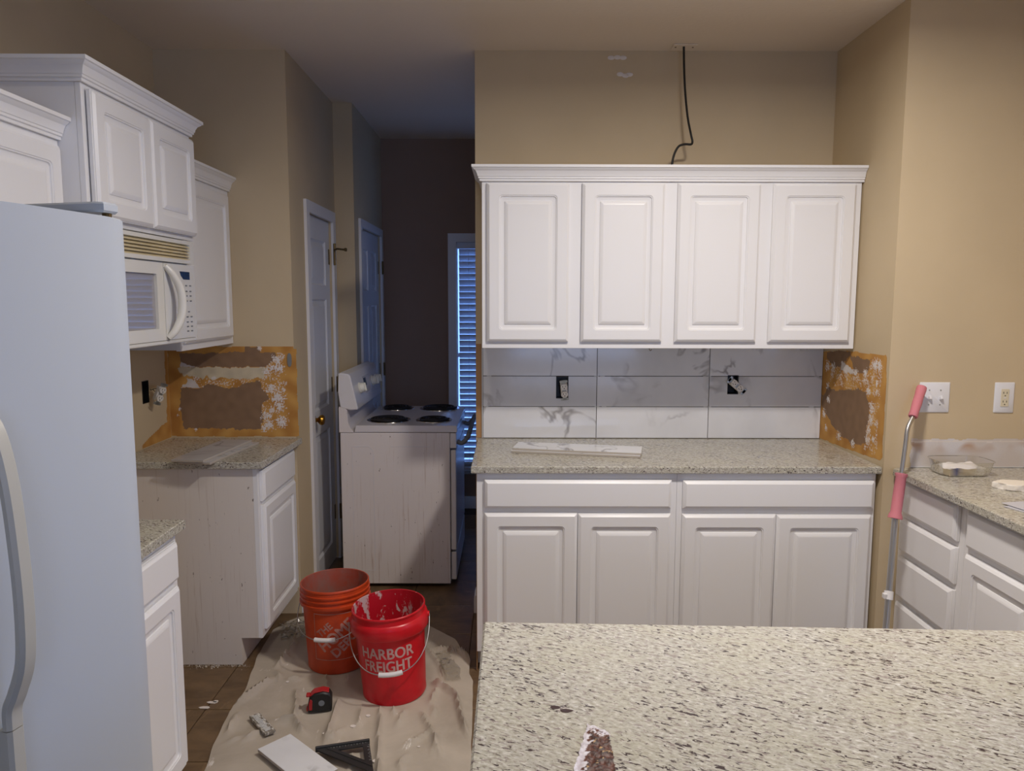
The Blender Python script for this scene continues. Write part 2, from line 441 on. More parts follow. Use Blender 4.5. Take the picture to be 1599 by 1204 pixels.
P = .3368
tbm = NB(); box(tbm, -P / 2 + .002, P / 2 - .002, -P / 2 + .002, P / 2 - .002, -.006, 0.0, .0012)
tile0 = obj('floor_tile', tbm, M['floor'], floor)
first = True
for j in range(-2, 12):
    for i in range(-5, 8):
        cx, cy = -.18 - P / 2 + P * i, 2.79 + P / 2 + P * (j - 3)
        if cx - P / 2 < XL + .0 or cx + P / 2 > 2.2 or cy + P / 2 > YF: continue
        if cy > YJ and cx < XJ + .1: continue
        if first: o = tile0; first = False
        else: o = tile0.copy(); C.objects.link(o); o.parent = floor
        o.location = (cx, cy, 0); o.rotation_euler.z = random.choice((0, 1, 2, 3)) * PI / 2

# electrical box openings in the tiled wall
BX1 = (.231, .292, 1.115, 1.222); BX2 = (1.079, 1.134, 1.137, 1.232)
bm = NB(); holed(bm, wY(YB), -.166, Xr + .10, 0, CZ, .12, [BX1, BX2]); wall_back = struct('wall_back', bm, M['wall'])
bm = NB(); holed(bm, wX(Xr), Yrc, YB, 0, CZ, .10); wall_return = struct('wall_return', bm, M['wall'])
bm = NB(); holed(bm, wY(Yrc), Xr + .10, 2.9, 0, CZ, .10); wall_switch = struct('wall_right_front', bm, M['wall'])
SW = (.45, 1.65, 1.12, 2.12)
bm = NB(); holed(bm, wX(XR), YR, Yrc, 0, CZ, .12, [SW]); wall_right = struct('wall_right', bm, M['wall'])
OL = (3.425, 3.487, 1.12, 1.225)
bm = NB(); holed(bm, wX(XL, -1), YR, YB + .1, 0, CZ, .12, [OL]); wall_left = struct('wall_left', bm, M['wall'])
bm = NB(); holed(bm, wY(YB), XL, XW - .10, 0, CZ, .10); wall_bl = struct('wall_back_left', bm, M['wall'])
D1 = (4.01, 4.54, 0, 2.055)
bm = NB(); holed(bm, wX(XW, -1), YB, YJ + .1, 0, CZ, .10, [D1]); struct('wall_pantry', bm, M['wall'])
bm = NB(); holed(bm, wY(YJ), XW, XJ - .10, 0, CZ, .10); struct('wall_jog', bm, M['wall'])
D2 = (4.83, 5.55, 0, 2.055)
bm = NB(); holed(bm, wX(XJ, -1), YJ, YF, 0, CZ, .10, [D2]); struct('wall_hall_left', bm, M['wall'])
WN = (-.40, .46, .33, 2.03)
bm = NB(); holed(bm, wY(YF), XJ - .1, 2.3, 0, CZ, .12, [WN]); struct('wall_far', bm, M['wall_far'])
bm = NB(); holed(bm, wX(2.2), YB + .12, YF, 0, CZ, .10); struct('wall_hall_right', bm, M['wall'])
RW = (.0, 1.8, .75, 2.25)
bm = NB(); holed(bm, wY(YR, -1), XL, XR, 0, CZ, .12, [RW]); struct('wall_rear', bm, M['wall'])

def window(name, mapf, h, pane=True, dep=.07):
    u0, u1, v0, v1 = h
    bm = NB(); holed(bm, lambda u, v, w: mapf(u, v, -.018 + w * .0179 / .0179), u0 - .058, u1 + .058, v0 - .058, v1 + .058, .0175, [(u0 + .004, u1 - .004, v0 + .004, v1 - .004)])
    root = struct(name, bm, M['trim'])
    bm = NB(); holed(bm, lambda u, v, w: mapf(u, v, dep + w), u0 + .001, u1 - .001, v0 + .001, v1 - .001, .03, [(u0 + .008, u1 - .035, v0 + .035, (v0 + v1) / 2 - .015), (u0 + .008, u1 - .035, (v0 + v1) / 2 + .015, v1 - .035)])
    obj('sash', bm, M['trim'], root)
    for a, b in ((v0 + .03, (v0 + v1) / 2 - .012), ((v0 + v1) / 2 + .012, v1 - .03)):
        bm = NB(); holed(bm, lambda u, v, w: mapf(u, v, dep + .013 + w), u0 + .006, u1 - .032, a, b, .004); obj('pane', bm, M['glass'], root)
    return root
win = window('window_1', wY(YF), WN)
bm = NB(); box(bm, WN[0] - .075, WN[1] + .075, YF - .045, YF - .0185, WN[2] - .03, WN[2] - .004, .004); obj('sill', bm, M['trim'], win)
window('window_2', wX(XR), SW)
window('window_3', wY(YR, -1), RW)

# blind in the hall window
bl = thing('window_blind', 'white horizontal slat blind glowing blue in the narrow hall window', 'blind', (0, YF, WN[2]))
bm = NB(); box(bm, WN[0] + .006, WN[1] - .006, YF + .004, YF + .052, WN[3] - .052, WN[3] - .004, .003); obj('headrail', bm, M['slat'], bl)
sb = NB(); box(sb, -(WN[1] - WN[0]) / 2 + .022, (WN[1] - WN[0]) / 2 - .008, -.025, .025, -.0013, .0013)
slat0 = obj('slat', sb, M['slat'], bl, local=True)
z = WN[3] - .075; k = 0
while z > WN[2] + .05:
    o = slat0 if k == 0 else slat0.copy()
    if k: C.objects.link(o); o.parent = bl
    o.location = ((WN[0] + WN[1]) / 2, .029, z - WN[2]); o.rotation_euler = (math.radians(-57), 0, 0)
    z -= .0455; k += 1
bm = NB(); box(bm, WN[0] + .02, WN[1] - .008, YF + .008, YF + .05, WN[2] + .016, WN[2] + .032, .003); obj('bottom_rail', bm, M['slat'], bl)
for cx in (-.305, .03, .36):
    bm = NB(); box(bm, cx - .0012, cx + .0012, YF + .0006, YF + .0022, WN[2] + .03, WN[3] - .05); obj('ladder_cord', bm, M['slat'], bl)

# doors of the pantry and of the hall
def room_door(name, x, h, cols, knob_y, hinges, casing=.06):
    y0, y1, _, z1 = h
    bm = NB(); holed(bm, lambda u, v, w: Vector((x + .016 - w, u, v)), y0 - casing, y1 + casing, 0, z1 + casing, .0155, [(y0, y1, -1, z1)])
    root = struct(name, bm, M['trim'])
    bm = NB()      # slab with raised panels
    fx = x - .012
    rows = [(.12, .86), (.98, 1.56), (1.66, 1.93)] if cols == 2 else [(.13, .84), (.98, 1.60), (1.68, 1.93)]
    w = y1 - y0
    colr = [(.105, w / 2 - .05), (w / 2 + .05, w - .105)] if cols == 2 else [(.10, w - .10)]
    hol = [(y0 + a, y0 + b, c, d) for a, b in colr for c, d in rows]
    holed(bm, lambda u, v, ww: Vector((fx - ww, u, v)), y0 + .003, y1 - .003, .008, z1 - .003, .035, hol)
    slab = obj('slab', bm, M['doorp'], root)
    for a, b, c, d in hol:
        bm = NB(); wd, hd = b - a, d - c
        loops_panel(bm, wd, hd, [(-.001, -.025, .001), (-.001, -.002, .001), (.010, -.012, .001), (.016, -.012, .001), (.038, -.002, .001), (.040, -.002, .001)], fmap((fx, a, c), (0, 1, 0), (1, 0, 0)))
        obj('panel', bm, M['doorp'], slab)
    for hz in hinges:
        bm = NB(); box(bm, fx + .0005, fx + .002, y1 - .03, y1 - .002, hz - .045, hz + .045); tube(bm, [(x + .019, y1 - .001, hz - .047), (x + .019, y1 - .001, hz + .047)], .0065); obj('hinge', bm, M['ant'], root)
    if knob_y:
        bm = NB(); R = Matrix.Translation((fx, knob_y, .943)) @ Matrix.Rotation(PI / 2, 4, 'Y')
        lathe(bm, [(.033, 0), (.033, .003), (.028, .007), (.012, .010), (.011, .024), (.018, .030), (.027, .038), (.029, .048), (.024, .058), (.010, .062)], 24, mtx=R, cap0=True, cap1=True); obj('knob', bm, M['brass'], root)
    return root
d1 = room_door('door_1', XW, D1, 1, 4.075, (.30, 1.09, 1.85))
bm = NB()     # hinge-pin door stop above the top hinge
tube(bm, [(XW + .019, 4.539, 1.893), (XW + .045, 4.50, 1.897), (XW + .10, 4.47, 1.889)], .006); box(bm, XW + .094, XW + .108, 4.458, 4.478, 1.88, 1.90, .003); tube(bm, [(XW + .02, 4.54, 1.895), (XW + .02, 4.54, 1.93)], .008)
obj('door_stop', bm, M['ant'], d1)
room_door('door_2', XJ, D2, 2, None, (.30, 1.09, 1.83), casing=.05)

def basebd(name, mapf, u0, u1):
    bm = NB(); prism(bm, [(.0005, 0.001), (.014, .001), (.014, .075), (.008, .092), (.0005, .095)], u0, u1, mapf); struct(name, bm, M['trim'])
basebd('baseboard_partition_end', lambda d, v, a: Vector((-.166 - d, a, v)), YB + .002, YB + .125)
basebd('baseboard_far', lambda d, v, a: Vector((a, YF - d, v)), XJ + .02, 2.18)
basebd('baseboard_back_left', lambda d, v, a: Vector((XW + d, a, v)), YB + .003, D1[0] - .062)

# ------------------------------------------------------------------ stained and torn wall areas
def patch(name, parent, mapf, u0, u1, v0, v1, step, fn, mt, relief=.0014):
    """fn(u,v) -> (colour, height) or None outside"""
    bm = NB(); cl = bm.loops.layers.float_color.new('Col')
    nu, nv = int((u1 - u0) / step), int((v1 - v0) / step)
    g = {}; cols = {}
    for i in range(nu + 1):
        for j in range(nv + 1):
            u, v = u0 + (u1 - u0) * i / nu, v0 + (v1 - v0) * j / nv
            r = fn(u, v)
            if r is None: continue
            vert = bm.verts.new(mapf(u, v, r[1] + .0006)); g[i, j] = vert; cols[vert] = (*r[0], 1)
    for i in range(nu):
        for j in range(nv):
            q = [(i, j), (i + 1, j), (i + 1, j + 1), (i, j + 1)]
            if all(k in g for k in q): bm.faces.new([g[k] for k in q])
            else:
                t = [g[k] for k in q if k in g]
                if len(t) == 3: bm.faces.new(t)
    for v in [v for v in bm.verts if not v.link_faces]: bm.verts.remove(v)
    for f in bm.faces:
        for l in f.loops: l[cl] = cols[l.vert]
    for f in bm.faces: f.material_index = 0
    if parent: bm.transform(W[parent].inverted())
    me = bpy.data.meshes.new(name); bm.normal_update(); bm.to_mesh(me); bm.free(); me.materials.append(mt)
    me.polygons.foreach_set('use_smooth', [True] * len(me.polygons))
    o = bpy.data.objects.new(name, me); C.objects.link(o)
    if parent: o.parent = parent
    W[o] = W[parent] if parent else Matrix.Identity(4)
    return o
ORA, ORB = s2l((206, 156, 82)), s2l((180, 126, 60))
BRN, WHT, CRM = s2l((142, 112, 86)), s2l((224, 216, 212)), s2l((214, 200, 172))
def mix3(a, b, t): return tuple(x + (y - x) * t for x, y in zip(a, b))
def torn(U, V, cfg):
    """U,V in metres; cfg: outline box, polygons and blobs in the same units"""
    wob = lambda s, a, o: nz(U, V, o, s) * a
    u, v = U + wob(22, .014, 1) + wob(70, .006, 2), V + wob(22, .012, 3) + wob(70, .006, 4)
    if not cfg['inside'](U + wob(14, .006, 5), V + wob(14, .006, 6)): return None
    fine = nz(U, V, 7, 150) + .5 * nz(U, V, 8, 320)
    col = mix3(ORA, ORB, max(0, min(1, .5 + 1.1 * nz(U, V, 9, 16)))); h = .0
    for poly, c, hh in cfg['polys']:
        if inpoly(u, v, poly):
            col = mix3(c, tuple(x * .86 for x in c), max(0, min(1, .5 + 1.2 * nz(U, V, 11, 25)))); h = hh
    d = min(((U - a) ** 2 + (V - b) ** 2) ** .5 / r for a, b, r in cfg['blobs'])
    if d < 1.15 and fine + .45 * nz(U, V, 14, 60) > (d - .62) * 1.05: col, h = WHT, .0012
    elif h == 0 and cfg['speck'](u, v) and fine + .8 * nz(U, V, 21, 30) > .36: col, h = mix3(WHT, ORA, .15), .0010
    return col, h
# left patch: photograph crop coordinates turned to metres once (linear on the wall plane Y=3.70)
lx = lambda a: -1.649 + (200 + a * 300 / 1599 - 272) / 185.0 * .583
lz = lambda b: 1.362 - (520 + b * 225 / 1199 - 545) / 137.0 * .439
lp = lambda L: [(lx(a), lz(b)) for a, b in L]
lb = lambda L: [(lx(a), lz(b), r * .00059) for a, b, r in L]
lbx = (lx(340), lx(1398), lz(872), lz(118))
cfgL = dict(
    inside=lambda u, v: lbx[0] - .01 < u < lbx[1] and lbx[2] < v < lbx[3] and not (u > lbx[1] - .012 and v > lbx[3] - .012),
    polys=[(lp([(430, 250), (430, 185), (800, 165), (960, 165), (985, 128), (1080, 122), (1100, 165), (1215, 168), (1215, 230), (1150, 275), (1130, 290), (560, 290), (480, 272)]), BRN, -.0003),
           (lp([(405, 300), (560, 293), (1130, 293), (1170, 285), (1110, 385), (690, 385), (640, 362), (610, 382), (520, 372), (420, 345)]), CRM, .0008),
           (lp([(430, 245), (500, 272), (560, 292), (430, 296)]), WHT, .0006),
           (lp([(462, 380), (520, 388), (590, 467), (415, 467), (475, 425)]), WHT, .0006),
           (lp([(412, 470), (580, 470), (650, 428), (740, 450), (820, 480), (900, 448), (1000, 410), (1080, 412), (1120, 470), (1155, 550), (1090, 612), (1100, 750), (1080, 812), (430, 797), (412, 600)]), BRN, -.0003)],
    blobs=lb([(1235, 230, 52), (1250, 300, 52), (1190, 300, 40), (1180, 470, 52), (1235, 545, 66), (1240, 610, 52), (1130, 700, 52), (1150, 770, 52), (1255, 745, 58), (1110, 800, 35), (1090, 135, 26), (390, 690, 12), (535, 810, 16), (405, 640, 14), (1280, 480, 26), (700, 385, 26), (1150, 330, 40)]),
    speck=lambda u, v: (lx(540) < u < lx(1290) and lz(475) < v < lz(375)) or (lx(1080) < u < lx(1310) and lz(820) < v < lz(170)))
patch('torn_drywall_patch', wall_bl, wY(YB, -1), lbx[0] - .012, lbx[1] + .004, lbx[2] - .004, lbx[3] + .004, .0030, lambda u, v: torn(u, v, cfgL), M['attr'])
bm = NB(); prism(bm, [(-1.084 + .011 * math.cos(q), 1.303 + .034 * math.copysign(abs(math.sin(q)) ** .7, math.sin(q))) for q in [2 * PI * k / 20 for k in range(20)]], .0026, .0042, lambda u, v, a_: Vector((u, YB - a_, v)))
obj('bare_corner_bead', bm, M['zinc'], wall_bl)
# glue smear on the left wall beside it
def smear(u, v):
    top = interp([(3.40, .935), (3.46, .955), (3.55, .978), (3.60, .995), (3.66, 1.0), (3.665, 1.37)], u + .01 * nz(u, v, 3, 30))
    if v > top or v < .917: return None
    return mix3(ORA, ORB, max(0, min(1, .6 + nz(u, v, 9, 16)))), .0
patch('glue_smear', wall_left, wX(XL), 3.40, 3.697, .917, 1.37, .005, smear, M['attr'])
# right patch on the return wall
outl = [(3.697, 1.353), (3.397, 1.374), (3.167, 1.376), (3.078, 1.378), (3.066, 1.365), (3.062, 1.264), (3.061, .953), (3.077, .935), (3.247, .928), (3.457, .920), (3.697, .917)]
cfgR = dict(
    inside=lambda u, v: inpoly(u, v, outl) and u < 3.6965 and v > .916,
    polys=[([(3.659, 1.347), (3.612, 1.36), (3.403, 1.373), (3.394, 1.349), (3.428, 1.33), (3.497, 1.295), (3.572, 1.282), (3.606, 1.306), (3.657, 1.323)], BRN, -.0003),
           ([(3.400, 1.351), (3.189, 1.346), (3.213, 1.316), (3.258, 1.279), (3.366, 1.284)], BRN, -.0003),
           ([(3.686, 1.133), (3.625, 1.182), (3.53, 1.176), (3.413, 1.196), (3.317, 1.211), (3.236, 1.202), (3.192, 1.146), (3.209, 1.064), (3.212, .977), (3.33, .952), (3.463, .976), (3.558, 1.007), (3.68, 1.078)], BRN, -.0003),
           ([(3.485, 1.323), (3.381, 1.293), (3.351, 1.276), (3.495, 1.273)], WHT, .0005)],
    blobs=[(a, b, r) for (a, b), r in zip([(3.636, 1.283), (3.572, 1.282), (3.437, 1.281), (3.338, 1.281), (3.245, 1.283), (3.162, 1.33), (3.126, 1.327), (3.626, 1.189), (3.212, 1.211), (3.173, 1.143), (3.174, 1.094), (3.193, 1.042), (3.195, .999), (3.146, 1.014), (3.141, 1.252), (3.477, .967), (3.331, .958), (3.652, 1.047), (3.62, .982), (3.611, 1.122)],
                                          [.03, .028, .03, .024, .026, .036, .03, .02, .024, .03, .03, .026, .028, .016, .016, .026, .024, .024, .02, .022])],
    speck=lambda u, v: (3.10 < u < 3.60 and 1.20 < v < 1.29) or (3.11 < u < 3.22 and .95 < v < 1.34))
patch('torn_drywall_patch', wall_return, wX(Xr, -1), 3.055, 3.6965, .915, 1.385, .0035, lambda u, v: torn(u, v, cfgR), M['attr'])
# stripped backsplash band behind the right counter
def band(u, v):
    if v > 1.035 + .010 * nz(u, v, 2, 18) or u < 1.655 + .008 * nz(u, v, 4, 30): return None
    c = mix3(s2l((206, 196, 188)), s2l((214, 210, 210)), max(0, min(1, .5 + 1.3 * nz(u, v, 5, 9))))
    pk = max(0, min(1, (nz(u, v, 8, 14) + .12) * 2.2)) * max(0, min(1, 1 - abs(v - 1.008) / .036))
    c = mix3(c, s2l((184, 146, 116)), pk * .85)
    if abs(v - 1.024 - .003 * nz(u, v, 1, 25)) < .003: c = mix3(c, s2l((226, 216, 206)), .8)
    return c, .0004
patch('stripped_backsplash_band', wall_switch, wY(Yrc, -1), 1.652, XR - .003, .9155, 1.048, .004, band, M['attr'])
# small white plaster daubs high on the tiled wall
for cx, cz, L in ((.478, 2.737, 3), (.508, 2.739, 2), (.535, 2.737, 3), (.522, 2.662, 2), (.548, 2.656, 4), (.566, 2.661, 3)):
    bm = NB(); lathe(bm, [(.017, 0), (.012, .0018), (.0, .0022)][:2], 12, mtx=Matrix.Translation((cx, YB - .0004, cz)) @ Matrix.Rotation(PI / 2, 4, 'X') @ Matrix.Scale(.6, 4, (0, 1, 0)), cap1=True)
    obj('plaster_daub', bm, M['plaster'], wall_back)

# ------------------------------------------------------------------ backsplash tiles on the back wall
bm = NB(); holed(bm, wY(YB - .0014), -.131, 1.5475, .917, 1.383, .0012, [BX1, BX2]); obj('mortar_bed', bm, M['mortar_bed'], wall_back)
xs = [-.131, .4325, .988, 1.5475]; zs = [.9165, 1.0745, 1.2265, 1.3835]
g = .0016
for r in range(3):
    for c in range(3):
        bm = NB()
        holes = []
        if r == 1 and c == 0: holes = [(BX1[0], BX1[1], BX1[2], 2.0)]
        if c == 2: holes = [(BX2[0], BX2[1], BX2[2] if r == 1 else 0, 2.0 if r == 1 else BX2[3])] if r in (1, 2) else []
        holed(bm, lambda u, v, w: Vector((u, YB - .0105 + w, v)), xs[c] + g, xs[c + 1] - g, zs[r] + g, zs[r + 1] - g, .0088, holes)
        o = obj('tile', bm, M['marble'], wall_back, smooth=0)
for xx_, zz_ in ((-.10, 1.2265), (-.115, 1.0745), (.43, 1.2265), (.435, 1.0745), (.46, 1.2265), (.47, 1.0745), (.99, 1.0745), (.985, 1.2265), (1.50, 1.0745), (1.52, 1.2265), (.97, 1.2265), (.975, 1.0745)):
    bm = NB(); box(bm, xx_ - .011, xx_ + .011, YB - .0125, YB - .001, zz_ - .0013, zz_ + .0013); obj('tile_spacer', bm, M['mark'], wall_back)
bm = NB(); box(bm, -.1365, -.1315, YB - .009, YB - .0005, .916, 1.384); obj('tile_edge_trim', bm, M['mark'], wall_back)
bm = NB(); box(bm, -.1645, -.1375, YB - .0022, YB - .0003, .916, 1.384); o = obj('bare_edge_strip', bm, M['raw_wood'], wall_back); o['label'] = 'bare wood edge left of the tiles'

def ebox(parent, mapf, h, dep=.055):
    u0, u1, v0, v1 = h; bm = NB()
    holed(bm, lambda u, v, w: mapf(u, v, w - .002), u0 + .0005, u1 - .0005, v0 + .0005, v1 - .0005, dep, [(u0 + .003, u1 - .003, v0 + .003, v1 - .003)])
    holed(bm, lambda u, v, w: mapf(u, v, w + dep - .004), u0 + .0005, u1 - .0005, v0 + .0005, v1 - .0005, .002)
    obj('electrical_box', bm, M['black'], parent)
ebox(wall_back, wY(YB), BX1); ebox(wall_back, wY(YB), BX2); ebox(wall_left, wX(XL, -1), OL)

def duplex(name, label, mtx, face='outlet', mount=None):
    """unscrewed duplex receptacle; local x right, z up, -y toward the room"""
    t = thing(name, label, 'outlet', mtx=mtx)
    L = lambda bm_: bm_
    bm = NB(); box(bm, -.0165, .0165, .002, .026, -.034, .034, .003); obj('back_body', bm, M['outlet'], t, local=True)
    bm = NB(); box(bm, -.0095, .0095, -.0005, .0015, -.053, .053, .0004)
    for s in (-1, 1):
        box(bm, -.019, .019, -.0005, .0012, s * .046 - .006, s * .046 + .006, .0004)
    obj('yoke', bm, M['zinc'], t, local=True)
    for s in (-1, 1):
        bm = NB(); rg = []
        for y in (.0016, -.006, -.008):
            ring = []
            for k in range(28):
                a = 2 * PI * k / 28; rr = .0172 if y > -.007 else .016
                ring.append(bm.verts.new((rr * math.cos(a), y, s * .0195 + max(-.0145, min(.0145, rr * math.sin(a))))))
            rg.append(ring)
        for a, b in zip(rg, rg[1:]):
            for k in range(28): bm.faces.new((a[k], a[(k + 1) % 28], b[(k + 1) % 28], b[k]))
        bm.faces.new(rg[-1]); fo = obj('socket_face', bm, M[face], t, local=True)
        bm = NB(); zc = s * .0195
        box(bm, -.0078, -.0056, -.0085, -.0076, zc - .001, zc + .008); box(bm, .0056, .0078, -.0085, -.0076, zc, zc + .0075); box(bm, -.0025, .0025, -.0085, -.0076, zc - .0095, zc - .005, .0002)
        obj('slots', bm, M['black'], fo, local=True)
    bm = NB()
    for s in (-1, 1):
        tube(bm, cr([(s * .015, .020, .02), (s * .022, .035, .01), (s * .012, .060, .0), (s * .006, .075, .005)], 5), .0016, 6)
    obj('wires', bm, M['wire'], t, local=True)
    return t
duplex('duplex_outlet', 'loose white duplex outlet hanging upright from the square hole in the tiles', Matrix.Translation((.270, YB - .034, 1.158)) @ Matrix.Rotation(math.radians(-6), 4, 'Y') @ Matrix.Rotation(math.radians(14), 4, 'X'))
duplex('duplex_outlet', 'loose white duplex outlet tilted diagonally out of its hole in the tiles', Matrix.Translation((1.118, YB - .036, 1.183)) @ Matrix.Rotation(math.radians(-50), 4, 'Y'))
duplex('duplex_outlet', 'loose outlet dangling from the dark hole in the wall behind the fridge', Matrix.Translation((XL + .062, 3.475, 1.160)) @ Matrix.Rotation(math.radians(62), 4, 'Z') @ Matrix.Rotation(math.radians(18), 4, 'Y') @ Matrix.Rotation(math.radians(12), 4, 'X'))

# ------------------------------------------------------------------ cabinets on the back wall
def base_cab(name, label, O, U, N, w, depth, fronts, toe=.10, toed=.075, top=.8835, side_mat='cab', stile=None, group=None):
    """O: front bottom corner on the floor (face-frame plane), U along the front, N outward"""
    mf = fmap(O, U, N)
    t = thing(name, label, 'cabinet', Vector(O) + Vector(U) * (w / 2), 0, group)
    bm = NB(); prism(bm, [(0, toe), (0, top), (-depth, top), (-depth, .002), (-toed, .002), (-toed, toe)], 0.0, w, lambda n_, v, a: mf(a, v, n_ - .0185)); obj('carcass', bm, M[side_mat], t)
    hol = [(a, b, c, d) for a, b, c, d in stile] if stile else []
    bm = NB(); holed(bm, lambda u, v, ww: mf(u, v, -.018 + ww), 0, w, toe, top, .018, hol); obj('face_frame', bm, M['cab'], t)
    for kind, a, b, c, d in fronts:
        add_front('door' if kind == 'd' else 'drawer_front', t, mf(a, c, .001), U, N, b - a, d - c, DOOR if kind == 'd' else DRAWER, M['cab'])
    return t
YC = 3.078
t = base_cab('base_cabinet', 'white base cabinet below the tile stack, beside the dark hallway', (-.136, YC, 0), (1, 0, 0), (0, -1, 0), .838, .60,
         [('w', .033, .814, .732, .854), ('d', .033, .422, .125, .712), ('d', .425, .814, .125, .710)])
bm = NB(); box(bm, -.1395, -.1365, YC + .02, YB - .002, .004, .8835); obj('end_panel', bm, M['raw_wood'], t)['label'] = 'unpainted wood end panel'
base_cab('base_cabinet', 'white base cabinet right of the tile stack, beside the pink-gripped pole', (.703, YC, 0), (1, 0, 0), (0, -1, 0), .832, .60,
         [('w', .023, .822, .732, .852), ('d', .023, .416, .125, .708), ('d', .419, .816, .125, .706)])

t = thing('wall_cabinet', 'long white wall cabinet with four raised doors above the marble tiles', 'cabinet', (.71, 3.5, 1.385))
bm = NB(); box(bm, -.122, 1.541, 3.378, YB - .002, 1.390, 2.112); obj('carcass', bm, M['cab'], t)
bm = NB(); box(bm, -.122, 1.541, 3.360, 3.3775, 1.385, 2.113, .001); obj('face_frame', bm, M['cab'], t)
for a, b in ((-.100, .262), (.317, .678), (.734, 1.097), (1.151, 1.514)):
    add_front('door', t, (a, 3.359, 1.414), (1, 0, 0), (0, -1, 0), b - a, .692, DOOR, M['cab'])
crown('crown_molding', t, [(-.122, YB - .003), (-.122, 3.360), (1.547, 3.360)], 2.1135, M['cab'])
bm = NB(); tube(bm, cr([(.653, 3.50, 1.3895), (.653, 3.50, 1.372), (.659, 3.50, 1.366), (.664, 3.50, 1.372)], 5), .0016, 6); obj('cup_hook', bm, M['ant'], t)

def counter(name, label, poly, z0=.884, z1=.914, bev=.003):
    bm = NB(); prism(bm, poly, z0, z1, lambda u, v, a: Vector((u, v, a)), bev); o = obj(name, bm, M['granite']); return setp(o, label, 'countertop')
counter('countertop', 'speckled granite countertop on the back wall carrying two marble tiles', [(-.158, 3.052), (1.546, 3.052), (1.546, YB - .001), (-.158, YB - .001)])

# ------------------------------------------------------------------ left side: base cabinets, counters, wall cabinets
XB = -1.078
t = base_cab('base_cabinet', 'white corner base cabinet with drip-stained side, beside the pantry door', (XB, 3.150, 0), (0, 1, 0), (1, 0, 0), .546, .58,
         [('w', .026, .500, .731, .866), ('d', .026, .500, .155, .714)], toe=.125, side_mat='side')
counter('countertop', 'granite corner countertop below the large torn wall patch', [(XL + .002, 3.124), (-1.048, 3.124), (-1.034, YB - .001), (XL + .002, YB - .001)])
base_cab('base_cabinet', 'narrow white base cabinet between the refrigerator and the empty stove gap', (-1.046, 1.86, 0), (0, 1, 0), (1, 0, 0), .428, .61,
         [('w', .03, .402, .732, .856), ('d', .03, .402, .125, .714)])
counter('countertop', 'small granite countertop end sticking out past the refrigerator', [(XL + .002, 1.86), (-1.012, 1.86), (-1.015, 2.296), (XL + .002, 2.296)])

def wall_cab(name, label, xf, y0, y1, z0, z1, doors, cpath, cz, xb=XL + .002, off=.001):
    t = thing(name, label, 'cabinet', ((xf + xb) / 2, (y0 + y1) / 2, z0))
    bm = NB(); box(bm, xb, xf - .0185, y0, y1, z0 + .004, z1); obj('carcass', bm, M['cab'], t)
    bm = NB(); box(bm, xf - .018, xf, y0, y1, z0, z1, .001); obj('face_frame', bm, M['cab'], t)
    for a, b, c, d in doors: add_front('door', t, (xf + off, a, c), (0, 1, 0), (1, 0, 0), b - a, d - c, DOOR, M['cab'])
    crown('crown_molding', t, cpath, cz, M['cab'])
    return t
XU = -1.356
wall_cab('wall_cabinet', 'white wall cabinet in the far corner, half behind the microwave', XU, 3.100, YB - .004, 1.385, 2.112, [(3.122, 3.652, 1.416, 2.092)], [(XU, 3.100), (XU, YB - .002)], 2.1125)
XM = -1.282
wall_cab('wall_cabinet', 'short two-door white cabinet with tall crown above the microwave', XM, 2.333, 3.098, 1.832, 2.243, [(2.350, 2.712, 1.850, 2.228), (2.720, 3.084, 1.850, 2.228)],
         [(XL + .003, 2.333), (XM, 2.333), (XM, 3.098), (XL + .003, 3.098)], 2.2435, off=.006)
wall_cab('wall_cabinet', 'white wall cabinet above the refrigerator, cut off by the frame edge', -1.358, 1.75, 2.329, 1.385, 2.072, [(1.772, 2.312, 1.415, 2.052)], [(-1.358, 1.75), (-1.358, 2.331)], 2.0725)

# microwave
mw = thing('microwave', 'white over-range microwave with curved handle and tan vent grille', 'microwave', (-1.47, 2.70, 1.43))
X0 = -1.272
bm = NB(); box(bm, XL + .003, X0 - .03, 2.337, 3.074, 1.432, 1.828, .004); obj('body', bm, M['mw'], mw)
my0, my1 = 2.340, 3.070
bm = NB(); holed(bm, lambda u, v, w: Vector((X0 - w, u, v)), my0, my1, 1.738, 1.826, .029, [(my0 + .03, my1 - .035, 1.752, 1.812)]); gf = obj('vent_frame', bm, M['mw'], mw)
for k in range(5):
    z = 1.7575 + k * .0122
    bm = NB(); box(bm, -.010, .010, my0 + .031, my1 - .036, -.0016, .0016, mtx=Matrix.Translation((X0 - .012, 0, z)) @ Matrix.Rotation(math.radians(32), 4, 'Y')); obj('vent_slat', bm, M['almond'], gf)
for k in range(8):
    y = my0 + .08 + k * .083
    bm = NB(); box(bm, X0 - .026, X0 - .019, y - .003, y + .003, 1.753, 1.811); obj('vent_rib', bm, M['almond'], gf)
bm = NB(); holed(bm, lambda u, v, w: Vector((X0 - w, u, v)), my0, 2.792, 1.448, 1.732, .028, [(my0 + .05, 2.740, 1.492, 1.690)]); dr = obj('door', bm, M['mw'], mw)
bm = NB(); loops_panel(bm, .350, .198, [(0, 0, .012), (0, .002, .012), (.006, .004, .010)], fmap((X0 - .012, my0 + .05, 1.492), (0, 1, 0), (1, 0, 0))); obj('window_pane', bm, M['mwglass'], dr, smooth=3)
bm = NB(); holed(bm, lambda u, v, w: Vector((X0 - w, u, v)), 2.797, my1, 1.448, 1.732, .028); cp = obj('control_panel', bm, M['mw'], mw)
bm = NB(); prism(bm, [(2.930, 1.706), (3.018, 1.706), (3.018, 1.676), (2.960, 1.676), (2.940, 1.69)], 0, .0012, lambda u, v, a: Vector((X0 + .0002 + a, u, v))); obj('display', bm, M['lcd'], cp)
bm = NB()
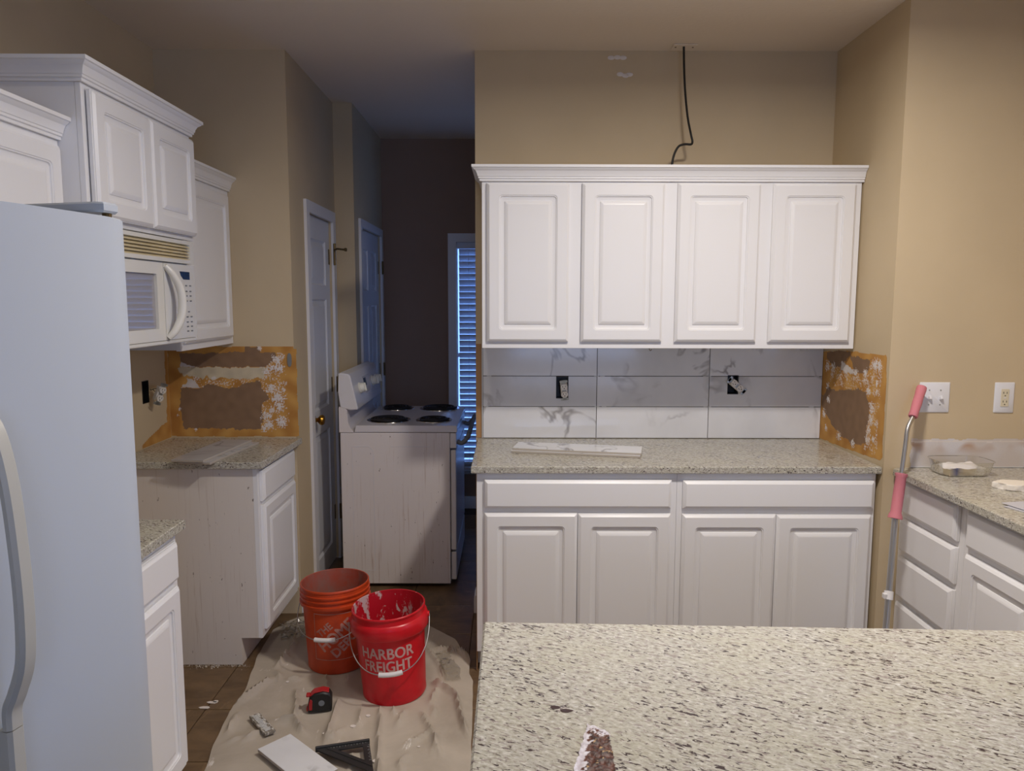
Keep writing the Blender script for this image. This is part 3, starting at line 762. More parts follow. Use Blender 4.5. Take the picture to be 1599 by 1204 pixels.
for k, z in enumerate((1.652, 1.630, 1.612, 1.592, 1.55, 1.53, 1.51, 1.492, 1.474)):
    for y in ((2.985, 3.022) if k not in (4,) else (3.0,)):
        box(bm, X0 + .0002, X0 + .001, y - .009, y + .008, z - .0025, z + .0025)
for z in (1.62, 1.60, 1.575, 1.555, 1.535): box(bm, X0 + .0002, X0 + .001, 2.905, 2.925, z - .002, z + .002)
obj('keypad_print', bm, M['print'], cp)['kind'] = 'stuff'
bm = NB(); pts = cr([(X0 + .002, 2.806, 1.722), (X0 + .022, 2.822, 1.690), (X0 + .036, 2.846, 1.640), (X0 + .040, 2.852, 1.585), (X0 + .036, 2.844, 1.530), (X0 + .022, 2.820, 1.482), (X0 + .002, 2.806, 1.455)], 6)
tube(bm, pts, .013, 12, rs=[.011 + .005 * math.sin(PI * i / (len(pts) - 1)) for i in range(len(pts))]); obj('handle', bm, M['mw'], mw)
bm = NB(); box(bm, XL + .01, X0 - .002, my0 + .002, my1 - .002, 1.432, 1.4465, .003); obj('bottom_lip', bm, M['mw'], mw)

# refrigerator (pulled out, turned a little toward the camera)
FO = Vector((-.769, 1.556, 0)); FU = Vector((-.245, -.9695, 0)).normalized(); FN = Vector((.9695, -.245, 0)).normalized()
fr = thing('refrigerator', 'large white two-door refrigerator with long curved handles, cropped at the frame edge', 'refrigerator', FO + FU * .4 - FN * .35)
fm = fmap(FO, FU, FN)
bm = NB(); prism(bm, [(.004, -.066), (.876, -.066), (.876, -.68), (.004, -.68)], .03, 1.745, lambda u, w, a: fm(u, a, w), .004); obj('body', bm, M['fridge'], fr)
def fdoor(u0, u1, nm):
    n = 14; prof = []
    for k in range(n + 1):
        s = k / n; u = lerp(u0, u1, s); prof.append((u, -.012 + .012 * (1 - (2 * s - 1) ** 2) - (.008 if k in (0, n) else 0)))
    bm = NB(); prism(bm, [(u0, -.062)] + prof + [(u1, -.062)], .10, 1.76, lambda u, w, a: fm(u, a, w), .004)
    return obj(nm, bm, M['fridge'], fr)
dA = fdoor(0, .405, 'door'); dB = fdoor(.411, .88, 'door')
def fhandle(uc, par):
    pts = cr([(uc, .000, 1.425), (uc, .030, 1.385), (uc, .050, 1.30), (uc, .060, 1.18), (uc, .062, 1.08), (uc, .056, 1.00), (uc, .036, .945), (uc, .022, .915), (uc, .020, .880)], 6)
    bm = NB(); rings = []
    for i, p in enumerate(pts):
        a = pts[max(i - 1, 0)]; b = pts[min(i + 1, len(pts) - 1)]; t = (b - a); tn = Vector((t.y, t.z)).normalized(); nn = Vector((-tn.y, tn.x))
        if nn.x < 0: nn = -nn
        ring = []
        for (du, dn) in ((-.012, -.009), (.012, -.009), (.016, -.004), (.016, .004), (.010, .010), (-.010, .010), (-.016, .004), (-.016, -.004)):
            ring.append(bm.verts.new(fm(p.x + du, p.z + nn.y * dn, p.y + nn.x * dn)))
        rings.append(ring)
    for a, b in zip(rings, rings[1:]):
        for k in range(8): bm.faces.new((a[k], a[(k + 1) % 8], b[(k + 1) % 8], b[k]))
    bm.faces.new(rings[0][::-1]); bm.faces.new(rings[-1]); obj('handle', bm, M['handle_grey'], par)
    bm = NB(); prism(bm, [(uc - .016, .002), (uc + .016, .002), (uc + .016, .024), (uc + .010, .030), (uc - .010, .030), (uc - .016, .024)], .13, .878, lambda u, w, a: fm(u, a, w)); obj('handle_trim', bm, M['handle_grey'], par)
fhandle(.362, dA); fhandle(.452, dB)
bm = NB(); prism(bm, [(.006, -.26), (.060, -.26), (.064, -.03), (.055, -.014), (.016, -.016), (.006, -.026)], 1.769, 1.789, lambda u, w, a: fm(u, a, w), .004); obj('hinge_cover', bm, M['fridge'], fr)
bm = NB()
tube(bm, [fm(.03, 1.758, -.03), fm(.03, 1.772, -.03)], .009, 10); obj('hinge_pin', bm, M['ant'], fr)
bm = NB(); prism(bm, [(.01, -.05), (.87, -.05), (.87, -.065), (.01, -.065)], .01, .095, lambda u, w, a: fm(u, a, w)); obj('kick_grille', bm, M['black'], fr)

# ------------------------------------------------------------------ stove standing sideways in the hallway
SX, SY0, SY1 = -.928, 4.05, 4.81
st = thing('stove', 'white electric coil stove standing sideways in the hallway, rust-stained side', 'stove', (-.6, 4.43, 0))
bm = NB(); box(bm, SX + .004, -.325, SY0, SY1, .022, .877, .003); obj('body', bm, M['enamel'], st)
bm = NB()                                          # pressed border on the side panel
for a in ((-.86, -.63, .70), (-.56, -.44, .70)): pass
ln = lambda p, q, r=.0014: tube(bm, [p, q], r, 6)
ln((-.86, SY0 - .0004, .80), (-.77, SY0 - .0004, .80)); ln((-.77, SY0 - .0004, .80), (-.745, SY0 - .0004, .775)); ln((-.745, SY0 - .0004, .775), (-.745, SY0 - .0004, .10))
ln((-.86, SY0 - .0004, .80), (-.86, SY0 - .0004, .10)); ln((-.86, SY0 - .0004, .10), (-.745, SY0 - .0004, .10)); ln((-.65, SY0 - .0004, .80), (-.43, SY0 - .0004, .80))
obj('side_panel_ribs', bm, M['white_enamel'], st)
bm = NB(); prism(bm, [(-.846, .880), (-.2865, .880), (-.2845, .884), (-.286, .914), (-.292, .917), (-.836, .917)], SY0 - .003, SY1 + .003, lambda u, v, a: Vector((u, a, v)), .002); obj('cooktop', bm, M['cooktop'], st)
bm = NB(); prism(bm, [(SX, .8785), (-.850, .8785), (-.850, .885), (-.868, .905), (-.880, .935), (-.882, 1.00), (-.895, 1.012), (-.925, 1.02), (SX, 1.015)], SY0 - .003, SY1 + .003, lambda u, v, a: Vector((u, a, v)), .001); obj('back_riser', bm, M['enamel'], st)
bm = NB(); prism(bm, [(SX + .012, 1.013), (-.862, 1.001), (-.828, 1.004), (-.824, 1.015), (-.862, 1.188), (-.872, 1.198), (SX + .010, 1.205), (SX, 1.198), (SX, 1.10), (SX + .006, 1.03)], SY0 - .004, SY1 + .004, lambda u, v, a: Vector((u, a, v)), .005); cpn = obj('control_panel', bm, M['white_enamel'], st)
fx = lambda z: lerp(-.824, -.862, (z - 1.015) / .173)
tilt = math.atan2(.038, .173)
for (y, z, r) in ((SY0 + .16, 1.105, .031), (SY0 + .55, 1.105, .033), (SY0 + .66, 1.105, .030)):
    bm = NB(); R = Matrix.Translation((fx(z) + .0005, y, z)) @ Matrix.Rotation(PI / 2 - tilt, 4, 'Y')
    lathe(bm, [(r, 0), (r, .006), (r * .86, .009), (r * .80, .026), (r * .70, .030)], 24, mtx=R, cap0=True, cap1=True)
    box(bm, -r * .75, r * .75, -.004, .004, .028, .038, .002, mtx=R); obj('knob', bm, M['knob'], cpn)
def onpanel(y0, y1, z0, z1, name, mt, th=.0015):
    bm = NB(); vs = []
    for a in (.0004, th):
        for y, z in ((y0, z0), (y1, z0), (y1, z1), (y0, z1)): vs.append(bm.verts.new((fx(z) + a, y, z)))
    for q in ((0, 1, 2, 3), (7, 6, 5, 4), (0, 4, 5, 1), (1, 5, 6, 2), (2, 6, 7, 3), (3, 7, 4, 0)): bm.faces.new([vs[k] for k in q])
    obj(name, bm, mt, cpn)
onpanel(SY0 + .285, SY0 + .47, 1.06, 1.155, 'clock_plate', M['cooktop'], .001)
onpanel(SY0 + .30, SY0 + .365, 1.10, 1.145, 'clock_display', M['black'], .002)
for y, x, r in ((SY0 + .195, -.688, .112), (SY0 + .195, -.430, .092), (SY0 + .66, -.708, .094), (SY0 + .655, -.440, .114)):
    bm = NB(); lathe(bm, [(r + .012, .9172), (r + .011, .9200), (r - .004, .9205), (r - .007, .9185)], 40, (x, y, 0)); b_ = obj('burner_ring', bm, M['chrome'], st)
    bm = NB(); lathe(bm, [(r - .006, .9190), (r - .03, .9182), (.02, .9178)], 32, (x, y, 0), cap1=True); obj('drip_pan', bm, M['pan'], b_)
    bm = NB(); pts = []
    turns = 5 if r > .1 else 4
    for k in range(turns * 28 + 1):
        a = 2 * PI * k / 28; rr = lerp(.022, r - .008, k / (turns * 28)); pts.append((x + rr * math.cos(a), y + rr * math.sin(a), .9265))
    tube(bm, pts, .0058, 6); obj('coil', bm, M['coil'], b_)
bm = NB(); box(bm, -.321, -.292, SY0 + .004, SY1 - .004, .215, .780, .004); od = obj('oven_door', bm, M['white_enamel'], st)
bm = NB(); box(bm, -.324, -.290, SY0 + .004, SY1 - .004, .790, .876, .003); obj('front_rail', bm, M['white_enamel'], st)
bm = NB(); box(bm, -.3205, -.292, SY0 + .004, SY1 - .004, .045, .203, .004); obj('drawer', bm, M['white_enamel'], st)
bm = NB(); tube(bm, cr([(-.290, SY0 + .05, .820), (-.262, SY0 + .05, .812), (-.236, SY0 + .055, .835), (-.222, SY0 + .08, .865), (-.222, SY0 + .38, .868), (-.222, SY1 - .08, .865), (-.236, SY1 - .055, .835), (-.262, SY1 - .05, .812), (-.290, SY1 - .05, .820)], 6), .013, 10); obj('oven_handle', bm, M['print'], od)
for x in (-.87, -.38):
    for y in (SY0 + .06, SY1 - .06):
        bm = NB(); lathe(bm, [(.016, .0015), (.016, .012), (.010, .0225)], 12, (x, y, 0), cap0=True, cap1=True); obj('foot', bm, M['black'], st)

# ------------------------------------------------------------------ right counter run
t = base_cab('base_cabinet', 'white drawer cabinet under the right countertop, four stacked drawers', (1.628, Yrc - .002, 0), (0, -1, 0), (-1, 0, 0), .445, .585,
             [('w', .035, .415, .735, .868), ('w', .035, .415, .575, .712), ('w', .035, .415, .380, .552), ('w', .035, .415, .125, .358)])
t = base_cab('base_cabinet', 'white base cabinet right of the drawer stack, at the frame edge', (1.628, Yrc - .448, 0), (0, -1, 0), (-1, 0, 0), .85, .585,
             [('w', .030, .820, .735, .868), ('d', .030, .425, .125, .712), ('d', .428, .820, .125, .712)])
base_cab('base_cabinet', 'white sink base cabinet out past the right frame edge', (1.628, Yrc - 1.299, 0), (0, -1, 0), (-1, 0, 0), .75, .585,
             [('w', .030, .720, .735, .868), ('d', .030, .374, .125, .712), ('d', .377, .720, .125, .712)])
counter('countertop', 'granite countertop along the right wall carrying the clear plastic tub', [(1.578, .98), (XR - .002, .98), (XR - .002, Yrc - .001), (1.598, Yrc - .001), (1.578, Yrc - .022)])
bm = NB(); box(bm, 1.656, XR - .004, Yrc - .0060, Yrc - .0008, .9148, .9178, .001); o = obj('trim_1', bm, M['mark']); o['kind'] = 'structure'

# island
isl = thing('kitchen_island', 'foreground kitchen island with speckled granite top', 'island', (.65, 1.0, 0))
bm = NB(); prism(bm, [(-.0535, 1.531), (1.40, 1.478), (1.40, .42), (-.060, .42)], .890, .920, lambda u, v, a: Vector((u, v, a)), .004); itop = obj('countertop', bm, M['granite'], isl)
bm = NB(); box(bm, -.02, 1.37, .50, 1.44, .10, .8895, .002); obj('carcass', bm, M['cab'], isl)
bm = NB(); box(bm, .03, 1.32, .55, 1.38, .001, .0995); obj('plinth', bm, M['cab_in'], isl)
for k in range(3): add_front('door', isl, (.0 + k * .46, 1.441, .125), (1, 0, 0), (0, 1, 0), .44, .74, DOOR, M['cab'])
def resid(u, v):
    tt = max(0, min(1, (1.14 - v) / .12)); l = lerp(.127, .094, tt) + .003 * nz(u, v, 1, 60); r = lerp(.158, .156, tt) + .007 * nz(u, v, 2, 70)
    top = lerp(1.142, 1.112, max(0, min(1, (u - .125) / .04))) + .006 * nz(u, v, 3, 80)
    if v > top or u < l or u > r or v < .965: return None
    e = nz(u, v, 5, 110) + .6 * nz(u, v, 6, 240)
    brown = mix3(s2l((98, 56, 42)), s2l((52, 30, 26)), max(0, min(1, .5 + 1.4 * e)))
    if e > .62: brown = s2l((188, 150, 100))
    if u - l < .006 + .010 * tt + .008 * e or v > top - .014 - .016 * e * (1 if u < .14 else 1): return mix3(s2l((224, 220, 226)), s2l((190, 180, 186)), max(0, min(1, .5 - e))), .002 + .0014 * e
    if v > top - .030 + .02 * e and e > .0: return s2l((176, 160, 158)), .0025
    return brown, .0030 + .0026 * e
patch('adhesive_residue', itop, lambda u, v, w: Vector((u, v, .9201 + w)), .06, .20, .965, 1.165, .0018, resid, M['resid'])
M['incl'] = plain('dark_garnet', s2l((62, 42, 44)), .3)
for cx, cy, r, sd in ((.0775, 1.191, .0085, 3), (.0945, 1.1805, .0095, 9)):
    bm = NB(); pl = [(cx + r * (1 + .5 * nz(math.cos(q), math.sin(q), sd, 1.5)) * math.cos(q), cy + .62 * r * (1 + .5 * nz(math.cos(q), math.sin(q), sd + 5, 1.5)) * math.sin(q)) for q in [2 * PI * k / 16 for k in range(16)]]
    prism(bm, pl, .9201, .9205, lambda u, v, a_: Vector((u, v, a_))); obj('dark_inclusion', bm, M['incl'], itop)

# ------------------------------------------------------------------ things on the counters
def slab_tile(name, label, cat, c, ang, L, Wd, z0, th, mt='marble', group=None):
    mtx = Matrix.Translation((c[0], c[1], z0)) @ Matrix.Rotation(ang, 4, 'Z')
    t = thing(name, label, cat, mtx=mtx, group=group)
    bm = NB(); box(bm, -L / 2, L / 2, -Wd / 2, Wd / 2, 0, th - .0015, .0008); obj('tile_body', bm, M['tile_edge'], t, local=True)
    bm = NB(); box(bm, -L / 2, L / 2, -Wd / 2, Wd / 2, th - .0014, th, .0005); obj('glazed_face', bm, M[mt], t, local=True)
    return t
a = math.atan2(-.111, .553)
slab_tile('wall_tile', 'lower marble tile of the pair stacked on the back countertop', 'tile', (.305, 3.352), a, .575, .152, .9145, .010)
slab_tile('wall_tile', 'glossy white marble tile lying on top of the pair on the back countertop', 'tile', (.311, 3.362), a, .575, .152, .9248, .010)
M['greytile'] = marble('grey_marble_tile', (196, 194, 196), .18)
a = math.atan2(.456, .05)
slab_tile('wall_tile', 'pale grey tile on the corner countertop, jutting over its front edge', 'tile', (-1.318, 3.306), math.atan2(.456, .045), .46, .140, .9248, .010, 'greytile')
slab_tile('wall_tile', 'lower grey tile peeking out under another on the corner countertop', 'tile', (-1.288, 3.310), math.atan2(.456, .052), .46, .140, .9145, .010, 'greytile')

# clear tub with folded rag
tb = thing('plastic_tub', 'clear plastic tub holding white scraps on the right countertop', 'tub', (1.80, 2.935, .9145))
bm = NB(); prev = None
for (sx, sy, z) in ((.090, .056, .0006), (.097, .062, .006), (.108, .072, .056), (.112, .076, .058), (.113, .077, .055)):
    ring = [bm.verts.new((1.80 + sx * math.copysign(abs(math.cos(q)) ** .5, math.cos(q)), 2.935 + sy * math.copysign(abs(math.sin(q)) ** .5, math.sin(q)), .9145 + z)) for q in [2 * PI * k / 32 for k in range(32)]]
    if prev: [bm.faces.new((prev[k], prev[(k + 1) % 32], ring[(k + 1) % 32], ring[k])) for k in range(32)]
    else: bm.faces.new(ring[::-1])
    prev = ring
obj('tub_shell', bm, M['clearp'], tb)
def scrap(name, label, cx, cy, z0, sx, sy, h, ang, seed, mt):
    bm = NB(); n = 10; cl = bm.loops.layers.float_color.new('Col')
    top, bot = {}, {}
    for i in range(n + 1):
        for j in range(n + 1):
            u, v = i / n * 2 - 1, j / n * 2 - 1
            x, y = u * sx, v * sy; p = Matrix.Rotation(ang, 3, 'Z') @ Vector((x, y, 0))
            top[i, j] = bm.verts.new((cx + p.x, cy + p.y, z0 + h * (.82 + .28 * nz(u + seed, v, seed, 1.6) + .12 * nz(u, v, seed + 3, 5)) * (1 - .25 * max(abs(u), abs(v)) ** 6)))
            bot[i, j] = bm.verts.new((cx + p.x * .96, cy + p.y * .96, z0))
    for i in range(n):
        for j in range(n):
            bm.faces.new((top[i, j], top[i + 1, j], top[i + 1, j + 1], top[i, j + 1])); bm.faces.new((bot[i, j + 1], bot[i + 1, j + 1], bot[i + 1, j], bot[i, j]))
    ed = [(i, 0) for i in range(n)] + [(n, j) for j in range(n)] + [(i, n) for i in range(n, 0, -1)] + [(0, j) for j in range(n, 0, -1)]
    for k in range(len(ed)):
        p, q = ed[k], ed[(k + 1) % len(ed)]; bm.faces.new((top[p], bot[p], bot[q], top[q]))
    bm.normal_update()
    for f in bm.faces:
        c = f.calc_center_median()
        for l in f.loops:
            side = abs(f.normal.z) < .6
            col = s2l((196, 180, 150)) if side and nz(l.vert.co.x, l.vert.co.y, l.vert.co.z * 9, 40) > -.1 else s2l((230, 226, 226))
            d_ = ((l.vert.co.x - (cx - sx * .55)) ** 2 + ((l.vert.co.z - z0 - .02) * .6) ** 2) ** .5
            if side: col = mix3(s2l((70, 84, 140)), col, max(0, min(1, (d_ - .010) / .012)))
            l[cl] = (*col, 1)
    o = obj(name, bm, mt, None, smooth=40); return setp(o, label, 'rag')
scrap('folded_rag', 'white folded rag with a blue stain inside the clear tub', 1.795, 2.930, .9162, .078, .046, .046, .10, 2.0, M['attr'])
# sponge and papers
bm = NB(); outl_ = []
for k in range(40):
    q = 2 * PI * k / 40; r_ = 1 + .10 * math.cos(6 * q); outl_.append((.085 * r_ * math.cos(q), .050 * r_ * math.sin(q)))
R = Matrix.Rotation(-.25, 3, 'Z')
prism(bm, [tuple((R @ Vector((x, y, 0)))[:2]) for x, y in outl_], 0, .022, lambda u, v, a_: Vector((1.875 + u, 2.69 + v, .9146 + a_)), .003)
setp(obj('sponge', bm, M['sponge']), 'white scalloped cleaning sponge on the right countertop', 'sponge')
pp = thing('folded_paper', 'grey folded paper on the right countertop edge of the frame', 'paper', (1.76, 2.42, .9146))
for k, (dx, dy, dz, an) in enumerate(((0, 0, .0, .3), (.01, .02, .004, .2))):
    bm = NB(); box(bm, -.10, .10, -.045, .045, 0, .0018, mtx=Matrix.Translation((1.765 + dx, 2.435 + dy, .9148 + dz)) @ Matrix.Rotation(an, 4, 'Z') @ Matrix.Rotation(-.035 * (k + 1) * 0, 4, 'Y')); obj('sheet', bm, M['paperg'], pp)

# switch plate and outlet plate
def plate(name, label, cat, x0, x1, z0, z1):
    t = thing(name, label, cat, ((x0 + x1) / 2, Yrc, z0))
    bm = NB(); loops_panel(bm, x1 - x0, z1 - z0, [(0, .0004, .004), (0, .003, .004), (.004, .006, .003)], fmap((x0, Yrc, z0), (1, 0, 0), (0, -1, 0))); obj('plate', bm, M['plate'], t); return t
t = plate('light_switch', 'white two-gang switch plate behind the pink pole grip', 'switch', 1.676, 1.800, 1.145, 1.269)
for cx in (1.715, 1.761):
    bm = NB(); box(bm, -.0045, .0045, -.016, .001, -.008, .008, .002, mtx=Matrix.Translation((cx, Yrc - .0055, 1.203)) @ Matrix.Rotation(math.radians(-24), 4, 'X')); obj('toggle', bm, M['plate'], t)
    for z in (1.237, 1.177):
        bm = NB(); lathe(bm, [(.003, 0), (.0025, .001)], 10, mtx=Matrix.Translation((cx, Yrc - .0061, z)) @ Matrix.Rotation(PI / 2, 4, 'X'), cap1=True); obj('screw', bm, M['zinc'], t)
t = plate('outlet_plate', 'white wall outlet with ivory sockets right of the switch plate', 'outlet', 1.984, 2.065, 1.144, 1.269)
bm = NB(); box(bm, 2.008, 2.041, Yrc - .0085, Yrc - .0062, 1.170, 1.242, .001); fo = obj('socket_face', bm, M['ivory'], t)
bm = NB()
for zc in (1.223, 1.187):
    box(bm, 2.0165, 2.0185, Yrc - .0092, Yrc - .0086, zc, zc + .008); box(bm, 2.0305, 2.0325, Yrc - .0092, Yrc - .0086, zc, zc + .008); box(bm, 2.0225, 2.0265, Yrc - .0092, Yrc - .0086, zc - .010, zc - .006)
obj('slots', bm, M['black'], fo)
bm = NB(); box(bm, 2.019, 2.030, Yrc - .0095, Yrc - .0086, 1.2025, 1.2095, .0003); obj('test_button', bm, M['outlet'], fo)

# pink-gripped pole leaning on the counter corner
pole = thing('extension_pole', 'steel extension pole with two pink grips leaning on the switch wall', 'pole', (1.28, 2.55, 0))
A = Vector((1.668, 3.012, 1.252)); B_ = Vector((1.606, 2.952, 1.140)); C_ = Vector((1.580, 2.935, 1.098)); D_ = Vector((1.541, 2.888, .925)); E_ = Vector((1.506, 2.850, .755)); F_ = Vector((1.452, 2.76, .480)); G_ = F_ + (F_ - E_) * (.478 / .275)
bm = NB(); tube(bm, cr([A - (A - B_) * .15, A - (A - B_) * .6, B_, C_, C_.lerp(D_, .4), D_ + (E_ - D_) * .1], 6), .0085, 12); obj('upper_tube', bm, M['steel'], pole)
bm = NB(); L_ = [(0, .0185), (.08, .0195), (.3, .0175), (.55, .0185), (.8, .0165), (.97, .018), (1, .016)]
tube(bm, [A.lerp(B_, s) for s, r in L_], .016, 16, rs=[r for s, r in L_]); obj('top_grip', bm, M['pink'], pole)
bm = NB(); L_ = [(0, .023), (.05, .023), (.08, .0195), (.5, .0205), (.86, .020), (.93, .025), (1, .027)]
tube(bm, [D_.lerp(E_, s) for s, r in L_], .016, 16, rs=[r for s, r in L_]); obj('lower_grip', bm, M['pink'], pole)
bm = NB(); tube(bm, [E_, F_, G_], .0115, 14); obj('main_tube', bm, M['steel'], pole)
bm = NB(); d = (F_ - E_).normalized(); tube(bm, [F_ - d * .016, F_ + d * .016], .0165, 14); box(bm, F_.x - .024, F_.x - .010, F_.y - .014, F_.y + .004, F_.z - .010, F_.z + .010, .002); obj('collar', bm, M['grip'], pole)

# ceiling junction plate and hanging cable
jp = thing('junction_cover', 'white ceiling junction plate above the back wall cabinets', 'cover', (.807, 3.63, CZ))
bm = NB(); box(bm, .752, .862, 3.595, 3.672, CZ - .006, CZ - .0005, .002); obj('cover_plate', bm, M['ceil'], jp)
for x in (.766, .846):
    bm = NB(); lathe(bm, [(.0045, CZ - .0065), (.0035, CZ - .0085)], 10, (x, 3.628, 0), cap1=True); obj('screw', bm, M['ant'], jp)
bm = NB(); tube(bm, cr([(.803, 3.622, CZ - .0062), (.806, 3.62, 2.68), (.811, 3.605, 2.56), (.820, 3.58, 2.44), (.832, 3.555, 2.355), (.838, 3.55, 2.325), (.831, 3.545, 2.310), (.800, 3.54, 2.309), (.772, 3.535, 2.298), (.752, 3.53, 2.262), (.742, 3.525, 2.215), (.735, 3.50, 2.150), (.728, 3.48, 2.1175)], 8), .0052, 10)
setp(obj('hanging_cable', bm, M['wire']), 'black cable hanging from the ceiling to the top of the wall cabinet', 'cable')

# ------------------------------------------------------------------ floor: drop cloth, buckets, tools
ridges = [[(-.502, 2.8), (-.479, 2.6), (-.445, 2.405), (-.40, 2.0)], [(-.678, 2.856), (-.671, 2.698), (-.662, 2.532)], [(-.785, 3.058), (-.736, 2.899)], [(-.875, 2.929), (-.84, 2.816), (-.818, 2.699)],
          [(-.329, 2.984), (-.213, 2.867), (-.18, 2.694), (-.154, 2.597)], [(-.341, 2.759), (-.264, 2.552), (-.237, 2.464)], [(-1.03, 3.40), (-1.0, 3.35), (-.986, 3.235), (-1.013, 3.108)], [(-1.08, 2.80), (-.994, 3.02)],
          [(-.971, 2.557), (-.91, 2.638)], [(-.578, 2.801), (-.566, 2.648)], [(-.457, 2.813), (-.439, 2.721)], [(-.895, 2.699), (-.816, 2.693), (-.75, 2.602)], [(-.351, 3.283), (-.239, 3.246), (-.186, 3.193)], [(-1.035, 2.604), (-1.047, 2.751)], [(-.95, 3.0), (-.86, 3.02)], [(-.40, 3.35), (-.30, 3.12), (-.27, 3.0)]]
amps = [.013, .012, .012, .012, .017, .010, .016, .014, .010, .009, .010, .013, .014, .012, .008, .009]
def segd(p, a, b):
    ab = b - a; t_ = max(0, min(1, (p - a).dot(ab) / ab.length_squared)); return (p - a - ab * t_).length, t_
for k in range(22):
    x, y = random.uniform(-1.05, -.22), random.uniform(2.3, 3.45); q = random.gauss(PI / 2, .5); L = random.uniform(.05, .16)
    ridges.append([(x, y), (x + .5 * L * math.cos(q) + random.gauss(0, .012), y + .5 * L * math.sin(q)), (x + L * math.cos(q), y + L * math.sin(q))]); amps.append(random.uniform(.004, .009))
RV = [[Vector(q) for q in r] for r in ridges]
BKT = [((-.757, 3.178), .118), ((-.468, 2.932), .118)]
def cloth_h(x, y):
    p = Vector((x, y)); h = .0035 + .0030 * (nz(x, y, 1, 5) + .5) + .0016 * nz(x, y, 2, 14)
    for r, am in zip(RV, amps):
        best = 9
        for a, b in zip(r, r[1:]):
            dd, _ = segd(p, a, b); best = min(best, dd)
        if best < .09:
            endf = min(1, min((p - r[0]).length, (p - r[-1]).length) / .05 + .15)
            h += 1.3 * am * endf * (1.5 * math.exp(-(best / .0085) ** 2) + .30 * math.exp(-(best / .034) ** 2))
    for c, r in BKT:
        dd = (p - Vector(c)).length
        if dd < r + .05: h = lerp(.0045, h, max(0, min(1, (dd - r - .016) / .03)))
    return max(.0012, h)
Xl = [(1.55, -.90), (2.0, -.98), (2.409, -1.035), (2.54, -1.062), (2.76, -1.086), (2.86, -1.078), (3.03, -1.098), (3.15, -1.118), (3.24, -1.135), (3.50, -1.145), (3.60, -1.10), (3.68, -1.03), (4, -1.03)]
Xrg = [(1.55, -.10), (2.4, -.128), (3.0, -.150), (3.06, -.172), (4, -.172)]
Yfar = [(-1.15, 3.64), (-1.05, 3.665), (-.9, 3.72), (-.6, 3.70), (-.44, 3.605), (-.33, 3.50), (-.23, 3.395), (-.15, 3.16)]
bm = NB(); nu, nv = 92, 190; g = []
for j in range(nv + 1):
    row = []
    for i in range(nu + 1):
        s = i / nu; xe = lerp(-1.12, -.15, s); yf = interp(Yfar, xe)
        y = lerp(1.60, yf, j / nv); x = lerp(interp(Xl, y) + .006 * nz(y, 0, 3, 9), interp(Xrg, y) + .008 * nz(y, 5, 3, 8), s)
        h = cloth_h(x, y)
        e = max(0, 1 - ((x + .20) ** 2 + (y - 3.20) ** 2) ** .5 / .13)       # lifted fold at the far right corner
        h += .030 * e * e
        row.append(bm.verts.new((x, y, h)))
    g.append(row)
for j in range(nv):
    for i in range(nu): bm.faces.new((g[j][i], g[j][i + 1], g[j + 1][i + 1], g[j + 1][i]))
gb = [[bm.verts.new((v.co.x, v.co.y, .0004)) for v in row] for row in g]
for j in range(nv):
    for i in range(nu): bm.faces.new((gb[j][i], gb[j + 1][i], gb[j + 1][i + 1], gb[j][i + 1]))
rim = [(0, i) for i in range(nu)] + [(j, nu) for j in range(nv)] + [(nv, i) for i in range(nu, 0, -1)] + [(j, 0) for j in range(nv, 0, -1)]
for k in range(len(rim)):
    (a_, b_2), (c_, d_) = rim[k], rim[(k + 1) % len(rim)]; bm.faces.new((g[a_][b_2], gb[a_][b_2], gb[c_][d_], g[c_][d_]))
setp(obj('drop_cloth', bm, M['canvas'], smooth=60), 'wrinkled beige canvas drop cloth spread over the floor under the buckets', 'cloth')

def wrap(bm, R, yaw, lean, th=.0007):
    """bend flat lettering (x across, y up, metres above the floor) round the bucket; yaw turns it"""
    for it in range(3):
        es = [e for e in bm.edges if abs(e.verts[0].co.x - e.verts[1].co.x) > .012]
        if es: bmesh.ops.subdivide_edges(bm, edges=es, cuts=1)
        bmesh.ops.triangulate(bm, faces=[f for f in bm.faces if len(f.verts) > 4])
    for v in bm.verts:
        x, z = v.co.x, v.co.y; r = R(z) + th; a_ = -PI / 2 + yaw + x / R(z)
        v.co = Vector((r * math.cos(a_), r * math.sin(a_), z))
def bucket(label, loc, prof_out, prof_in, R, mo, mi, bail, ears_ang, lean):
    mtx = Matrix.Translation(loc) @ lean
    t = thing('bucket', label, 'bucket', mtx=mtx)
    bm = NB(); lathe(bm, prof_out, 64, cap0=True); obj('shell', bm, M[mo], t, local=True, smooth=40)
    bm = NB(); lathe(bm, prof_in, 64, cap0=True); obj('inside', bm, M[mi], t, local=True, smooth=40)
    ax = Vector((math.cos(ears_ang), math.sin(ears_ang), 0)); fw = Vector((math.sin(ears_ang), -math.cos(ears_ang), 0))
    ze = bail['ze']; re = bail['re']
    for s in (-1, 1):
        bm = NB(); c = ax * s * (re - .010); tube(bm, [c + Vector((0, 0, ze)), ax * s * (re + .004) + Vector((0, 0, ze))], .011, 12); obj('ear', bm, M[mo], t, local=True)
    pts = []
    n = 36
    for k in range(n + 1):
        q = PI * k / n; c_, s_ = math.cos(q), math.sin(q)
        c_ = math.copysign(abs(c_) ** .82, c_)
        pts.append(ax * (re + .003) * c_ * (1 if abs(c_) < .98 else 1) + fw * bail['out'] * s_ ** .9 + Vector((bail.get('tw', 0) * c_ * s_, 0, ze - bail['drop'] * s_ ** .8)))
    bm = NB(); tube(bm, pts, .0021, 8); hw = obj('bail_wire', bm, M['zinc'], t, local=True)
    k0, k1 = bail['grip']
    bm = NB(); tube(bm, pts[k0:k1 + 1], .0095, 14); obj('grip', bm, M['grip'], hw, local=True)
    return t
